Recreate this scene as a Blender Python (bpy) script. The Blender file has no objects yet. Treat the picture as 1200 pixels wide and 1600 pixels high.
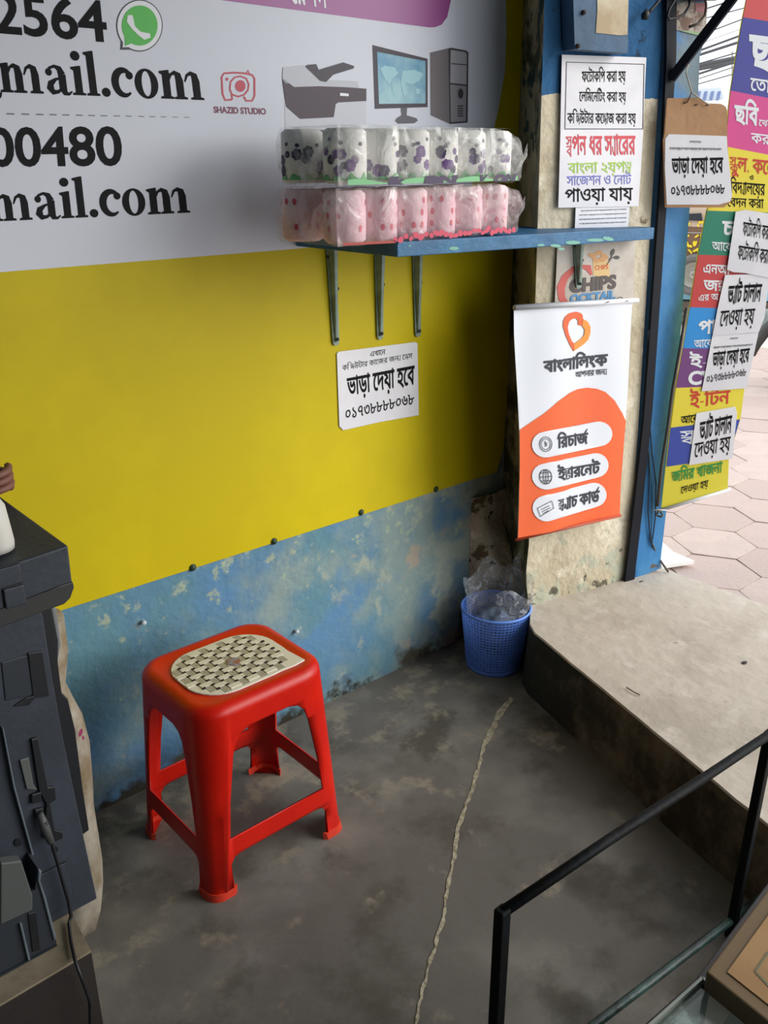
import bpy, bmesh, math, random
import numpy as np
from mathutils import Vector, Matrix, noise
from mathutils.geometry import delaunay_2d_cdt
random.seed(7)
SC = bpy.context.scene
COL = SC.collection

# ------------------------------------------------------------------ camera
PP = np.array([600., 800.]); FL = 1400.; CH = 1.5
_vx = np.array([2320., 238.]); _zx = 620.
_vz = np.array([_zx, 800 + (FL * FL + 1720. * (_zx - 600)) / 562.])
def _cd(v): return np.array([v[0] - PP[0], v[1] - PP[1], FL])
AX = _cd(_vx); AX /= np.linalg.norm(AX)
AZ = -_cd(_vz); AZ /= np.linalg.norm(AZ)
AY = np.cross(AZ, AX)
MW = np.array([AX, AY, AZ])
EYE = np.array([0, 0, CH])
cam = bpy.data.cameras.new('camera'); co = bpy.data.objects.new('camera', cam); COL.objects.link(co)
R = MW @ np.diag([1, -1, -1])
co.matrix_world = Matrix([[R[0][0], R[0][1], R[0][2], 0], [R[1][0], R[1][1], R[1][2], 0], [R[2][0], R[2][1], R[2][2], CH], [0, 0, 0, 1]])
cam.sensor_fit = 'HORIZONTAL'; cam.sensor_width = 36; cam.lens = FL / 1200 * 36
cam.clip_start = .02
SC.camera = co

# ------------------------------------------------------------------ light
w = bpy.data.worlds.new('world'); SC.world = w; w.use_nodes = True
nt = w.node_tree; bg = nt.nodes['Background']
tc = nt.nodes.new('ShaderNodeTexCoord'); sx = nt.nodes.new('ShaderNodeSeparateXYZ'); cr = nt.nodes.new('ShaderNodeValToRGB')
nt.links.new(tc.outputs['Generated'], sx.inputs[0]); nt.links.new(sx.outputs['Z'], cr.inputs[0]); nt.links.new(cr.outputs[0], bg.inputs[0])
cr.color_ramp.elements[0].position = 0; cr.color_ramp.elements[0].color = (.86, .89, .93, 1)
cr.color_ramp.elements[1].position = .8; cr.color_ramp.elements[1].color = (.93, .96, 1, 1)
bg.inputs[1].default_value = 1.05
sun = bpy.data.lights.new('sun', 'SUN'); sun.energy = 1.7; sun.angle = math.radians(45); sun.color = (1, .97, .92)
so = bpy.data.objects.new('sun', sun); COL.objects.link(so)
so.rotation_euler = Vector((-.6, .72, -.40)).to_track_quat('-Z', 'Y').to_euler()
vs = SC.view_settings
vs.view_transform = 'Standard'; vs.look = 'None'; vs.gamma = 1; vs.use_curve_mapping = False
vs.exposure = 0.74
SC.cycles.max_bounces = 8; SC.cycles.diffuse_bounces = 5; SC.cycles.transparent_max_bounces = 16

# ------------------------------------------------------------------ helpers
def ray(p): return MW @ np.array([p[0] - PP[0], p[1] - PP[1], FL])
def hz(p, z):
    r = ray(p); return EYE + r * ((z - CH) / r[2])
def proj(q):
    c = MW.T @ (np.array(q, float) - EYE); return PP + FL * c[:2] / c[2]
class Plane:
    def __init__(s, q, n):
        s.q = np.array(q, float); s.n = np.array(n, float); s.n /= np.linalg.norm(s.n)
        if (EYE - s.q) @ s.n < 0: s.n = -s.n
        s.wave = None
    def __call__(s, p, lift=0):
        r = ray(p); t = ((s.q - EYE) @ s.n) / (r @ s.n); w_ = EYE + t * r
        if s.wave: lift = lift + s.wave(p)
        # keep the outline where it is seen: shift towards the viewer's side along the normal
        return w_ + s.n * lift
def lin(c):
    return tuple(((x / 255) / 12.92 if x / 255 <= .04045 else ((x / 255 + .055) / 1.055) ** 2.4) for x in c)
MATS = {}
def mat(name, c, rough=.6, c2=None, scale=6, amt=.5, bump=0, bscale=40, metal=0, detail=6, spec=.5, emit=0, trans=None, mid=(.4, .6), coat=0, stretch=None):
    if name in MATS: return MATS[name]
    m = bpy.data.materials.new(name); m.use_nodes = True; MATS[name] = m
    n = m.node_tree.nodes; l = m.node_tree.links; b = n['Principled BSDF']
    b.inputs['Base Color'].default_value = (*lin(c), 1); b.inputs['Roughness'].default_value = rough
    b.inputs['Metallic'].default_value = metal; b.inputs['Specular IOR Level'].default_value = spec
    b.inputs['Coat Weight'].default_value = coat
    tcn = n.new('ShaderNodeTexCoord'); src = tcn.outputs['Object']
    if stretch:
        mp = n.new('ShaderNodeMapping'); mp.inputs['Scale'].default_value = stretch
        l.new(src, mp.inputs[0]); src = mp.outputs[0]
    if c2 is not None:
        no = n.new('ShaderNodeTexNoise'); no.inputs['Scale'].default_value = scale; no.inputs['Detail'].default_value = detail
        no.inputs['Roughness'].default_value = .65
        l.new(src, no.inputs['Vector'])
        rp = n.new('ShaderNodeValToRGB'); l.new(no.outputs[0], rp.inputs[0])
        rp.color_ramp.elements[0].position = mid[0]; rp.color_ramp.elements[1].position = mid[1]
        rp.color_ramp.elements[0].color = (*lin(c), 1)
        k = [a * (1 - amt) + b_ * amt for a, b_ in zip(lin(c), lin(c2))]
        rp.color_ramp.elements[1].color = (*k, 1)
        l.new(rp.outputs[0], b.inputs['Base Color'])
    if bump:
        nb = n.new('ShaderNodeTexNoise'); nb.inputs['Scale'].default_value = bscale; nb.inputs['Detail'].default_value = 6
        l.new(src, nb.inputs['Vector'])
        bp = n.new('ShaderNodeBump'); bp.inputs['Strength'].default_value = bump; bp.inputs['Distance'].default_value = .01
        l.new(nb.outputs[0], bp.inputs['Height']); l.new(bp.outputs[0], b.inputs['Normal'])
    return m
def layered(name, base, layers, rough=.85, bump=.5, bscale=30):
    """world-position material; layers = list of (colour, noise scale, lo, hi, offset, zfun) zfun = (z0, w0, z1, w1) adds to the noise by height"""
    m = bpy.data.materials.new(name); m.use_nodes = True; MATS[name] = m
    n = m.node_tree.nodes; l = m.node_tree.links; b = n['Principled BSDF']; b.inputs['Roughness'].default_value = rough
    b.inputs['Specular IOR Level'].default_value = .3
    g = n.new('ShaderNodeNewGeometry'); sp = n.new('ShaderNodeSeparateXYZ'); l.new(g.outputs['Position'], sp.inputs[0])
    cur = n.new('ShaderNodeRGB'); cur.outputs[0].default_value = (*lin(base), 1); cur = cur.outputs[0]
    for (c, sc_, lo, hi, off, zf) in layers:
        mp = n.new('ShaderNodeMapping'); mp.inputs['Location'].default_value = (off, off * 1.7, off * .6)
        l.new(g.outputs['Position'], mp.inputs[0])
        no = n.new('ShaderNodeTexNoise'); no.inputs['Scale'].default_value = sc_; no.inputs['Detail'].default_value = 8; no.inputs['Roughness'].default_value = .62
        l.new(mp.outputs[0], no.inputs['Vector']); f = no.outputs[0]
        for ax, z0, w0, z1, w1 in (zf or []):
            mr = n.new('ShaderNodeMapRange'); l.new(sp.outputs[ax], mr.inputs[0])
            mr.inputs[1].default_value = z0; mr.inputs[2].default_value = z1; mr.inputs[3].default_value = w0; mr.inputs[4].default_value = w1
            ad = n.new('ShaderNodeMath'); ad.operation = 'ADD'; l.new(f, ad.inputs[0]); l.new(mr.outputs[0], ad.inputs[1]); f = ad.outputs[0]
        mr = n.new('ShaderNodeMapRange'); mr.interpolation_type = 'SMOOTHSTEP'; l.new(f, mr.inputs[0]); mr.inputs[1].default_value = lo; mr.inputs[2].default_value = hi
        mx = n.new('ShaderNodeMix'); mx.data_type = 'RGBA'; l.new(mr.outputs[0], mx.inputs[0]); l.new(cur, mx.inputs[6]); mx.inputs[7].default_value = (*lin(c), 1)
        cur = mx.outputs[2]
    l.new(cur, b.inputs['Base Color'])
    nb = n.new('ShaderNodeTexNoise'); nb.inputs['Scale'].default_value = bscale; nb.inputs['Detail'].default_value = 8
    l.new(g.outputs['Position'], nb.inputs['Vector'])
    bp = n.new('ShaderNodeBump'); bp.inputs['Strength'].default_value = bump; bp.inputs['Distance'].default_value = .012
    l.new(nb.outputs[0], bp.inputs['Height']); l.new(bp.outputs[0], b.inputs['Normal'])
    return m
def clear(name, tint=(235, 238, 235), alpha=.25, rough=.15, bump=1, bscale=25):
    m = bpy.data.materials.new(name); m.use_nodes = True; MATS[name] = m
    n = m.node_tree.nodes; l = m.node_tree.links; b = n['Principled BSDF']
    b.inputs['Base Color'].default_value = (*lin(tint), 1); b.inputs['Roughness'].default_value = rough
    b.inputs['Alpha'].default_value = alpha; b.inputs['Specular IOR Level'].default_value = 1
    tcn = n.new('ShaderNodeTexCoord'); nb = n.new('ShaderNodeTexNoise'); nb.inputs['Scale'].default_value = bscale; nb.inputs['Detail'].default_value = 4
    nb.inputs['Distortion'].default_value = 1.5
    l.new(tcn.outputs['Object'], nb.inputs['Vector'])
    bp = n.new('ShaderNodeBump'); bp.inputs['Strength'].default_value = bump; bp.inputs['Distance'].default_value = .012
    l.new(nb.outputs[0], bp.inputs['Height']); l.new(bp.outputs[0], b.inputs['Normal'])
    mr = n.new('ShaderNodeMapRange'); l.new(nb.outputs[0], mr.inputs[0])
    mr.inputs[1].default_value = .5; mr.inputs[2].default_value = .72; mr.inputs[3].default_value = alpha * .6; mr.inputs[4].default_value = min(1, alpha * 2.4)
    l.new(mr.outputs[0], b.inputs['Alpha'])
    return m

WPOS = {}
def obj(name, verts, faces, m, parent=None, smooth=False, mats=None, fmat=None, loc=None):
    v = np.array([tuple(a) for a in verts], float)
    c = (v.min(0) + v.max(0)) / 2 if loc is None else np.array(loc, float)
    me = bpy.data.meshes.new(name); me.from_pydata([tuple(a) for a in (v - c)], [], faces)
    for k in (mats or [m]): me.materials.append(k)
    if fmat: me.polygons.foreach_set('material_index', fmat)
    if smooth: me.polygons.foreach_set('use_smooth', [True] * len(me.polygons))
    me.update()
    o = bpy.data.objects.new(name, me); COL.objects.link(o)
    WPOS[o] = c
    if parent: o.parent = parent; o.location = Vector(c - WPOS[parent])
    else: o.location = Vector(c)
    return o
def thing(name, label, cat, loc, group=None):
    o = bpy.data.objects.new(name, None); COL.objects.link(o); o.location = Vector(loc); WPOS[o] = np.array(loc, float)
    o.empty_display_size = .05
    o['label'] = label; o['category'] = cat
    if group: o['group'] = group
    return o
def tag(o, label, cat, group=None):
    o['label'] = label; o['category'] = cat
    if group: o['group'] = group
    return o
def struct(o): o['kind'] = 'structure'; return o
def dup(o, loc=None, parent=None, label=None):
    c = o.copy(); COL.objects.link(c); c.parent = parent
    if loc is not None: c.location = Vector(loc)
    if label: c['label'] = label
    for ch in list(o.children): dup(ch, None, c)
    return c
def bevel(o, wd=.004, seg=2):
    b = o.modifiers.new('bevel', 'BEVEL'); b.width = wd; b.segments = seg; b.limit_method = 'ANGLE'; b.angle_limit = .6
    return o
def prism(base, top):
    n = len(base); v = list(base) + list(top)
    f = [tuple(range(n))[::-1], tuple(range(n, 2 * n))] + [(i, (i + 1) % n, n + (i + 1) % n, n + i) for i in range(n)]
    return v, f
def boxv(x0, x1, y0, y1, z0, z1):
    return prism([(x0, y0, z0), (x1, y0, z0), (x1, y1, z0), (x0, y1, z0)], [(x0, y0, z1), (x1, y0, z1), (x1, y1, z1), (x0, y1, z1)])
def box(name, x0, x1, y0, y1, z0, z1, m, parent=None, bv=.003):
    v, f = boxv(x0, x1, y0, y1, z0, z1); o = obj(name, v, f, m, parent)
    return bevel(o, bv) if bv else o
def tubev(pts, r, seg=8, flat=None):
    pts = [Vector(p) for p in pts]; V = []; F = []
    rr = r if isinstance(r, (list, tuple)) else [r] * len(pts)
    up = None
    for i, p in enumerate(pts):
        d = (pts[min(i + 1, len(pts) - 1)] - pts[max(i - 1, 0)]).normalized()
        if up is None:
            up = Vector((0, 0, 1)) if abs(d.z) < .9 else Vector((1, 0, 0))
        a = d.cross(up).normalized(); b = a.cross(d).normalized(); up = b
        for k in range(seg):
            t = 2 * math.pi * k / seg
            V.append(p + a * math.cos(t) * rr[i] + b * math.sin(t) * rr[i] * (flat or 1))
    for i in range(len(pts) - 1):
        for k in range(seg):
            F.append((i * seg + k, i * seg + (k + 1) % seg, (i + 1) * seg + (k + 1) % seg, (i + 1) * seg + k))
    F.append(tuple(range(seg))[::-1]); F.append(tuple(range((len(pts) - 1) * seg, len(pts) * seg)))
    return V, F
def tube(name, pts, r, m, parent=None, seg=8, smooth=True, flat=None):
    V, F = tubev(pts, r, seg, flat); return obj(name, V, F, m, parent, smooth)
def barv(a, b, wd, th, side):
    """rectangular bar from a to b, side = direction of its width"""
    a = Vector(a); b = Vector(b); d = (b - a).normalized(); s = Vector(side); s = (s - d * s.dot(d)).normalized(); n = d.cross(s)
    q = [s * wd / 2 + n * th / 2, -s * wd / 2 + n * th / 2, -s * wd / 2 - n * th / 2, s * wd / 2 - n * th / 2]
    return prism([a + k for k in q], [b + k for k in q])
def join(*vf):
    V = []; F = []
    for v, f in vf:
        o = len(V); V += list(v); F += [tuple(i + o for i in q) for q in f]
    return V, F
def lathe(prof, c, seg=24):
    V = []; F = []
    for (r, z) in prof:
        for k in range(seg):
            t = 2 * math.pi * k / seg; V.append((c[0] + r * math.cos(t), c[1] + r * math.sin(t), c[2] + z))
    n = len(prof)
    for i in range(n - 1):
        for k in range(seg): F.append((i * seg + k, i * seg + (k + 1) % seg, (i + 1) * seg + (k + 1) % seg, (i + 1) * seg + k))
    F.append(tuple(range(seg))[::-1]); F.append(tuple(range((n - 1) * seg, n * seg)))
    return V, F

# ---- flat shapes: loops in 2D, filled by constrained triangulation with the non-zero rule
def area(l): l = np.array(l); return .5 * np.sum(l[:, 0] * np.roll(l[:, 1], -1) - np.roll(l[:, 0], -1) * l[:, 1])
def ccw(l): return list(l) if area(l) > 0 else list(l)[::-1]
def fill(loops, grid=0):
    P = []; E = []; A = []; B = []
    for l in loops:
        n0 = len(P); m = len(l); P += [Vector((float(a[0]), float(a[1]))) for a in l]
        E += [(n0 + i, n0 + (i + 1) % m) for i in range(m)]
        A += list(l); B += list(l[1:]) + [l[0]]
    A = np.array(A, float); B = np.array(B, float)
    if grid:
        lo = A.min(0); hi = A.max(0)
        for x in np.arange(lo[0] + grid / 2, hi[0], grid):
            for y in np.arange(lo[1] + grid / 2, hi[1], grid): P.append(Vector((x, y)))
    v, e, f, _, _, _ = delaunay_2d_cdt(P, E, [], 0, 1e-5)
    if not f: return [], []
    V = np.array([tuple(a) for a in v]); T = np.array([t for t in f if len(t) == 3])
    c = V[T].mean(1); out = np.zeros(len(T), int)
    for k in range(0, len(T), 400):
        x = c[k:k + 400, 0][:, None]; y = c[k:k + 400, 1][:, None]
        up = (A[:, 1] <= y) & (B[:, 1] > y); dn = (A[:, 1] > y) & (B[:, 1] <= y)
        cr_ = (B[:, 0] - A[:, 0]) * (y - A[:, 1]) - (x - A[:, 0]) * (B[:, 1] - A[:, 1])
        out[k:k + 400] = (up & (cr_ > 0)).sum(1) - (dn & (cr_ < 0)).sum(1)
    T = T[out != 0]
    return V, [tuple(int(i) for i in t) for t in T]
def flat(name, loops, surf, lift, m, parent=None, grid=0, label=None):
    V, F = fill(loops, grid)
    if len(F) == 0: return None
    used = sorted({i for t in F for i in t}); ix = {a: i for i, a in enumerate(used)}
    W = [surf(V[a], lift) for a in used]; F = [tuple(ix[i] for i in t) for t in F]
    if W:
        a, b, c = [Vector(W[i]) for i in F[0]]
        if (b - a).cross(c - a).dot(Vector(EYE) - a) < 0: F = [t[::-1] for t in F]
    o = obj(name, W, F, m, parent)
    if label: o['label'] = label
    return o
def poly(name, pts, surf, lift, m, parent=None, grid=0): return flat(name, [ccw(pts)], surf, lift, m, parent, grid)
def slab(name, pts, surf, lift, th, m, parent=None, grid=0):
    """flat sheet with thickness th behind its face"""
    pts = ccw(pts); V, F = fill([pts], grid); used = sorted({i for t in F for i in t}); ix = {a: i for i, a in enumerate(used)}
    F = [tuple(ix[i] for i in t) for t in F]; fr = [surf(V[a], lift) for a in used]; bk = [surf(V[a], lift - th) for a in used]
    n = len(fr)
    a, b, c = [Vector(fr[i]) for i in F[0]]
    if (b - a).cross(c - a).dot(Vector(EYE) - a) < 0: F = [t[::-1] for t in F]
    cnt = {}
    for t in F:
        for i in range(3):
            e = (t[i], t[(i + 1) % 3]); cnt[e] = 1
    FF = list(F) + [tuple(i + n for i in t[::-1]) for t in F]
    for (i, j) in cnt:
        if (j, i) not in cnt: FF.append((j, i, i + n, j + n))
    return obj(name, fr + bk, FF, m, parent)
def ell(cx, cy, rx, ry, n=28, a0=0, rot=0):
    out = []
    for k in range(n):
        t = a0 + 2 * math.pi * k / n; x = rx * math.cos(t); y = ry * math.sin(t)
        out.append((cx + x * math.cos(rot) - y * math.sin(rot), cy + x * math.sin(rot) + y * math.cos(rot)))
    return out
def stroke(pts, wd):
    """closed loop around a polyline; wd number or per-point"""
    n = len(pts); ws = wd if isinstance(wd, (list, tuple)) else [wd] * n; L = []; Rr = []
    for i, p in enumerate(pts):
        a = pts[max(i - 1, 0)]; b = pts[min(i + 1, n - 1)]; dx, dy = b[0] - a[0], b[1] - a[1]; q = math.hypot(dx, dy) or 1
        nx, ny = -dy / q * ws[i] / 2, dx / q * ws[i] / 2
        L.append((p[0] + nx, p[1] + ny)); Rr.append((p[0] - nx, p[1] - ny))
    return ccw(L + Rr[::-1])
def rrect(x0, y0, x1, y1, r, n=5):
    o = []
    for cx, cy, a in ((x1 - r, y1 - r, 0), (x0 + r, y1 - r, 90), (x0 + r, y0 + r, 180), (x1 - r, y0 + r, 270)):
        for k in range(n + 1):
            t = math.radians(a + 90 * k / n); o.append((cx + r * math.cos(t), cy + r * math.sin(t)))
    return o
def quadmap(q):
    """unit square (u right, v down) -> image quad tl,tr,br,bl (projective)"""
    (x0, y0), (x1, y1), (x2, y2), (x3, y3) = q
    dx1, dx2, dx3 = x1 - x2, x3 - x2, x0 - x1 + x2 - x3; dy1, dy2, dy3 = y1 - y2, y3 - y2, y0 - y1 + y2 - y3
    den = dx1 * dy2 - dx2 * dy1; g = (dx3 * dy2 - dx2 * dy3) / den; h = (dx1 * dy3 - dx3 * dy1) / den
    a, b, c = x1 - x0 + g * x1, x3 - x0 + h * x3, x0; d, e, f = y1 - y0 + g * y1, y3 - y0 + h * y3, y0
    return lambda p: ((a * p[0] + b * p[1] + c) / (g * p[0] + h * p[1] + 1), (d * p[0] + e * p[1] + f) / (g * p[0] + h * p[1] + 1))

# ---- lettering from the built-in font (Bengali in visual order; {a|b} stacks a conjunct, ^ is a reph, ~ a ya-phala)
_GC = {}
def glyphs(s, off):
    k = (s, off)
    if k in _GC: return _GC[k]
    def raw(t, o_=off):
        c = bpy.data.curves.new('t', 'FONT'); c.body = t; c.resolution_u = 4; c.fill_mode = 'NONE'
        ob = bpy.data.objects.new('t', c); COL.objects.link(ob); bpy.context.view_layer.update()
        me = bpy.data.meshes.new_from_object(ob.evaluated_get(bpy.context.evaluated_depsgraph_get()))
        vs_ = [(v.co.x, v.co.y) for v in me.vertices]; nx = {}
        for e in me.edges: nx.setdefault(e.vertices[0], []).append(e.vertices[1]); nx.setdefault(e.vertices[1], []).append(e.vertices[0])
        bpy.data.objects.remove(ob); bpy.data.curves.remove(c); bpy.data.meshes.remove(me)
        seen = set(); out = []
        for i in range(len(vs_)):
            if i in seen or i not in nx: continue
            l = [i]; seen.add(i); cur = i
            while True:
                c_ = [j for j in nx[cur] if j not in seen]
                if not c_: break
                c_ = (cur + 1) if (cur + 1) in c_ else min(c_); l.append(c_); seen.add(c_); cur = c_
            if len(l) > 2: out.append([vs_[j] for j in l])
        if sum(area(l) for l in out) < 0: out = [l[::-1] for l in out]
        return out
    def wid(t):
        L = raw(t, 0); return max(p[0] for l in L for p in l)
    L = [fatten(l, off) for l in raw(s)] if off else raw(s); adv = wid('I' + s + 'I') - wid('II')
    _GC[k] = (L, adv); return _GC[k]
def own(l):
    return ccw(l)
def fatten(l, d):
    # push every outline point outwards (to the right of travel for this font's orientation) by d
    p = [l[0]]
    for q in l[1:]:
        if math.hypot(q[0] - p[-1][0], q[1] - p[-1][1]) > 1e-4: p.append(q)
    if math.hypot(p[0][0] - p[-1][0], p[0][1] - p[-1][1]) < 1e-4: p.pop()
    n = len(p); out = []
    if n < 3: return l
    for i in range(n):
        a, b, c = p[i - 1], p[i], p[(i + 1) % n]
        d1 = (b[0] - a[0], b[1] - a[1]); d2 = (c[0] - b[0], c[1] - b[1]); h1 = math.hypot(*d1); h2 = math.hypot(*d2)
        n1 = (d1[1] / h1, -d1[0] / h1); n2 = (d2[1] / h2, -d2[0] / h2); mx, my = n1[0] + n2[0], n1[1] + n2[1]; q = mx * mx + my * my
        k = 2 / q if q > .8 else 2 / .8
        out.append((b[0] + mx * k * d, b[1] + my * k * d))
    return out
def layout(s, off):
    x = 0; out = []; i = 0; buf = ''
    H0 = max(p[1] for l in glyphs('ন', 0)[0] for p in l)
    def put(t, sx=1, sy=1, ox=0, oy=0):
        L, a = glyphs(t, off if sy == 1 else off * .35); out.extend([[(ox + p[0] * sx, oy + p[1] * sy) for p in l] for l in L]); return a * sx
    while i <= len(s):
        c = s[i] if i < len(s) else None
        if c is None or c in '{^~':
            if buf: x += put(buf, 1, 1, x); buf = ''
            if c is None: break
        if c == '{':
            j = s.index('}', i); a, b = s[i + 1:j].split('|')
            x -= .03; wa = put(a, .8, .56, x, H0 * .44); wb = put(b, .8, .6, x + .05, -H0 * .12)
            x += max(wa, wb + .03); i = j + 1; continue
        if c == '^':
            out.append(own(stroke([(x - .26, H0 + .02), (x - .16, H0 + .08), (x - .02, H0 + .26)], [.05, .07 + off, .05]))); i += 1; continue
        if c == '~':
            wd = .06 + 2 * off
            out.append(own(stroke([(x + .12, H0 - .03), (x + .34, H0 - .03)], wd)))
            out.append(own(stroke([(x + .25, H0), (x + .25, -.06)], wd)))
            out.append(own(stroke([(x + .03, .27), (x + .05, .12), (x + .13, .02), (x + .25, -.03)], wd * .8)))
            x += .33; i += 1; continue
        buf += c; i += 1
    return out, H0
def text(name, s, A, B, U0, surf, lift, m, parent, off=.0, U1=None, base=None, bn=True):
    """A, B = image points of the left and right ends of the baseline; U0/U1 = baseline->head line vectors at both ends"""
    L, H0 = layout(s, off)
    if not bn: H0 = .7
    xs = [p[0] for l in L for p in l]; x0, x1 = min(xs), max(xs); U1 = U1 or U0; b0 = 0 if base is None else base
    if bn: H0 -= 0; b0 = 0.02
    out = []
    for l in L:
        q = []
        for p in l:
            t = (p[0] - x0) / (x1 - x0); v = (p[1] - b0) / (H0 - b0)
            ux = U0[0] * (1 - t) + U1[0] * t; uy = U0[1] * (1 - t) + U1[1] * t
            q.append((A[0] + (B[0] - A[0]) * t + ux * v, A[1] + (B[1] - A[1]) * t + uy * v))
        out.append(q)
    return flat(name, out, surf, lift, m, parent)
# crops used when measuring
def K(k, *pts):
    s, ox, oy = {1: (2.727, 0, 0), 2: (2.609, 400, 0), 3: (3, 800, 0), 4: (3.077, 780, 340), 5: (3.077, 980, 300), 6: (3.75, 440, 340),
                 7: (4.571, 1000, 0), 8: (7.27, 1040, 300), 9: (7.06, 1030, 0), 10: (4.615, 860, 0), 11: (4.444, 960, 560), 12: (5, 960, 1380), 13: (6.667, 1140, 420),
                 14: (3.554, 0, 700), 15: (3.2, 0, 1100)}[k]
    r = [(ox + x / s, oy + y / s) for x, y in pts]
    return r if len(r) > 1 else r[0]

INK = mat('ink', (22, 21, 23), .7, spec=.15)
WHITE = mat('print_white', (232, 234, 238), .45)
#@@STRUCT
YW = 1.818
ST = .2
wall_paint = layered('old_blue_wall_paint', (88, 130, 166), [
    ((96, 138, 152), 2.2, .42, .62, 3.1, None),
    ((134, 154, 152), 3.4, .46, .66, 9.3, [(0, 1.2, -.02, 2.0, .17)]),
    ((158, 168, 156), 10, .56, .68, 5.3, [(0, .9, -.05, 2.0, .09)]),
    ((92, 136, 172), 3.5, .54, .70, 1.3, None),
    ((168, 158, 142), 5.5, .62, .70, 7.7, [(0, 1.2, -.05, 2.0, .09)]),
    ((158, 172, 152), 26, .60, .70, 2.2, [(2, .3, -.05, .5, .05)]),
    ((84, 80, 66), 4.5, .62, .74, 4.1, [(2, .02, .2, .26, -.06)]),
    ((52, 50, 42), 7, .64, .76, 6.6, [(2, .0, .2, .12, -.1)]),
], bump=.45, bscale=30)
floor_m = layered('worn_dark_cement', (108, 104, 98), [
    ((132, 129, 122), 2.6, .45, .68, 1.3, None),
    ((90, 86, 78), 4.5, .5, .66, 4.4, None),
    ((146, 138, 122), 9, .58, .72, 8.1, [(1, .9, -.03, 1.7, .08)]),
    ((68, 64, 56), 1.8, .54, .68, 2.7, [(0, .2, .06, 1.2, -.06)]),  # darker towards the left: the dim light there is put into the colour
    ((140, 134, 122), 70, .70, .76, 3.3, None),
], rough=.62, bump=.25, bscale=14)
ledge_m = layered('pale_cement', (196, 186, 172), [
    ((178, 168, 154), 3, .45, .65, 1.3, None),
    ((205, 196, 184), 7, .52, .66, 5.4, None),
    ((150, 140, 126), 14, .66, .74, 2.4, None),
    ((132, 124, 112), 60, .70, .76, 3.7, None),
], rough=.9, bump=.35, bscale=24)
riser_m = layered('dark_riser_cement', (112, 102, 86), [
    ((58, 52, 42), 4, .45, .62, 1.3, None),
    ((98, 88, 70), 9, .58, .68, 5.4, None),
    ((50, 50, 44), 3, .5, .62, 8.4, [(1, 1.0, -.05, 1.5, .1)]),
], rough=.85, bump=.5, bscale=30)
plaster_m = layered('pillar_paint', (206, 196, 172), [
    ((184, 172, 146), 4, .5, .66, 1.9, None),
    ((226, 218, 198), 8, .55, .66, 7.9, None),
    ((120, 108, 84), 10, .66, .72, 5.9, None),
    ((176, 178, 158), 9, .56, .66, 3.9, [(2, .2, .16, .5, -.1)]),
    ((96, 92, 78), 20, .66, .73, 9.9, [(2, .2, .13, .42, -.05)]),
    ((46, 96, 140), 2.5, .5, .512, 2.9, [(2, 1.6, -.6, 1.68, .6)]),
    ((38, 62, 84), 12, .66, .70, 6.9, [(2, 1.6, -.6, 1.7, .05)]),
], bump=.7, bscale=34)
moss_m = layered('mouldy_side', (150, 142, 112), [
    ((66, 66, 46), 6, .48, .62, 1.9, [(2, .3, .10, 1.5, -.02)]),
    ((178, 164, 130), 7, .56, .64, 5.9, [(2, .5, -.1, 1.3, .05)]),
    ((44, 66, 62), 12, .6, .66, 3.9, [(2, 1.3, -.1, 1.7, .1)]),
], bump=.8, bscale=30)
int_m = layered('inner_wall_paint', (112, 124, 128), [((92, 104, 110), 2, .45, .65, 1.3, None)], bump=.4)

WALL = Plane((0, YW, 0), (0, -1, 0))
pa = hz((830, 945), ST); pb = hz((975, 905), ST); pc = hz((1028, 886), ST)
_d = pb - pa; PIL = Plane(pa, (-_d[1], _d[0], 0))
struct(obj('wall_back', *boxv(-2.4, 2.35, YW, YW + .15, -.05, 2.9), wall_paint))
# floor slab ends at the step
s0 = np.array([1.9, 1.6]); sl = hz((827, 982), ST); sr = hz((1177, 1270), ST); sd = (sr - sl)[:2]
def stepx(y):
    if y <= sl[1]: return sl[0] + (y - sl[1]) * sd[0] / sd[1]
    return sl[0] + (y - sl[1]) * (pa[0] - sl[0] - .004) / (pa[1] - sl[1]) if y < pa[1] else pa[0] - .004 + (y - pa[1]) * .5
struct(obj('floor', *prism([(-2.4, -2.2, -.1), (stepx(-2.2) + .1, -2.2, -.1), (2.25, 1.9, -.1), (-2.4, 1.9, -.1)],
                           [(-2.4, -2.2, 0), (stepx(-2.2) + .1, -2.2, 0), (2.25, 1.9, 0), (-2.4, 1.9, 0)]), floor_m))
# ledge with a slightly chipped arris
ys = list(np.linspace(-2.2, YW, 90)); random.seed(3)
front = []
for y in ys:
    j = .004 * noise.noise(Vector((0, y * 9, 0))) + .003 * noise.noise(Vector((3, y * 31, 0)))
    front.append((stepx(y) + j, y))
front[-1] = (stepx(YW), YW)
LX = 2.53
V = []; F = []; FM = []
for (x, y) in front:
    foot = stepx(y) - .02 + .012 * noise.noise(Vector((1, y * 4, 2)))
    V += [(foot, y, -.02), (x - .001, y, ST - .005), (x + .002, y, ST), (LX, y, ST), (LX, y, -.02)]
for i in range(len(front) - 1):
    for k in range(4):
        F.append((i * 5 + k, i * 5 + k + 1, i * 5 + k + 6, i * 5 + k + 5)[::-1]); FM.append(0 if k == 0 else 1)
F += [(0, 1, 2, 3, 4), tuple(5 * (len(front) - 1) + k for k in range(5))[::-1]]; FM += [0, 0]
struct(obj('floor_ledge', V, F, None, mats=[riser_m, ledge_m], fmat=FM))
# pillar, leaning back in plan
pl2 = np.array([2.13, YW]); side = pa.copy()
PTOP = 2.9
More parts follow.
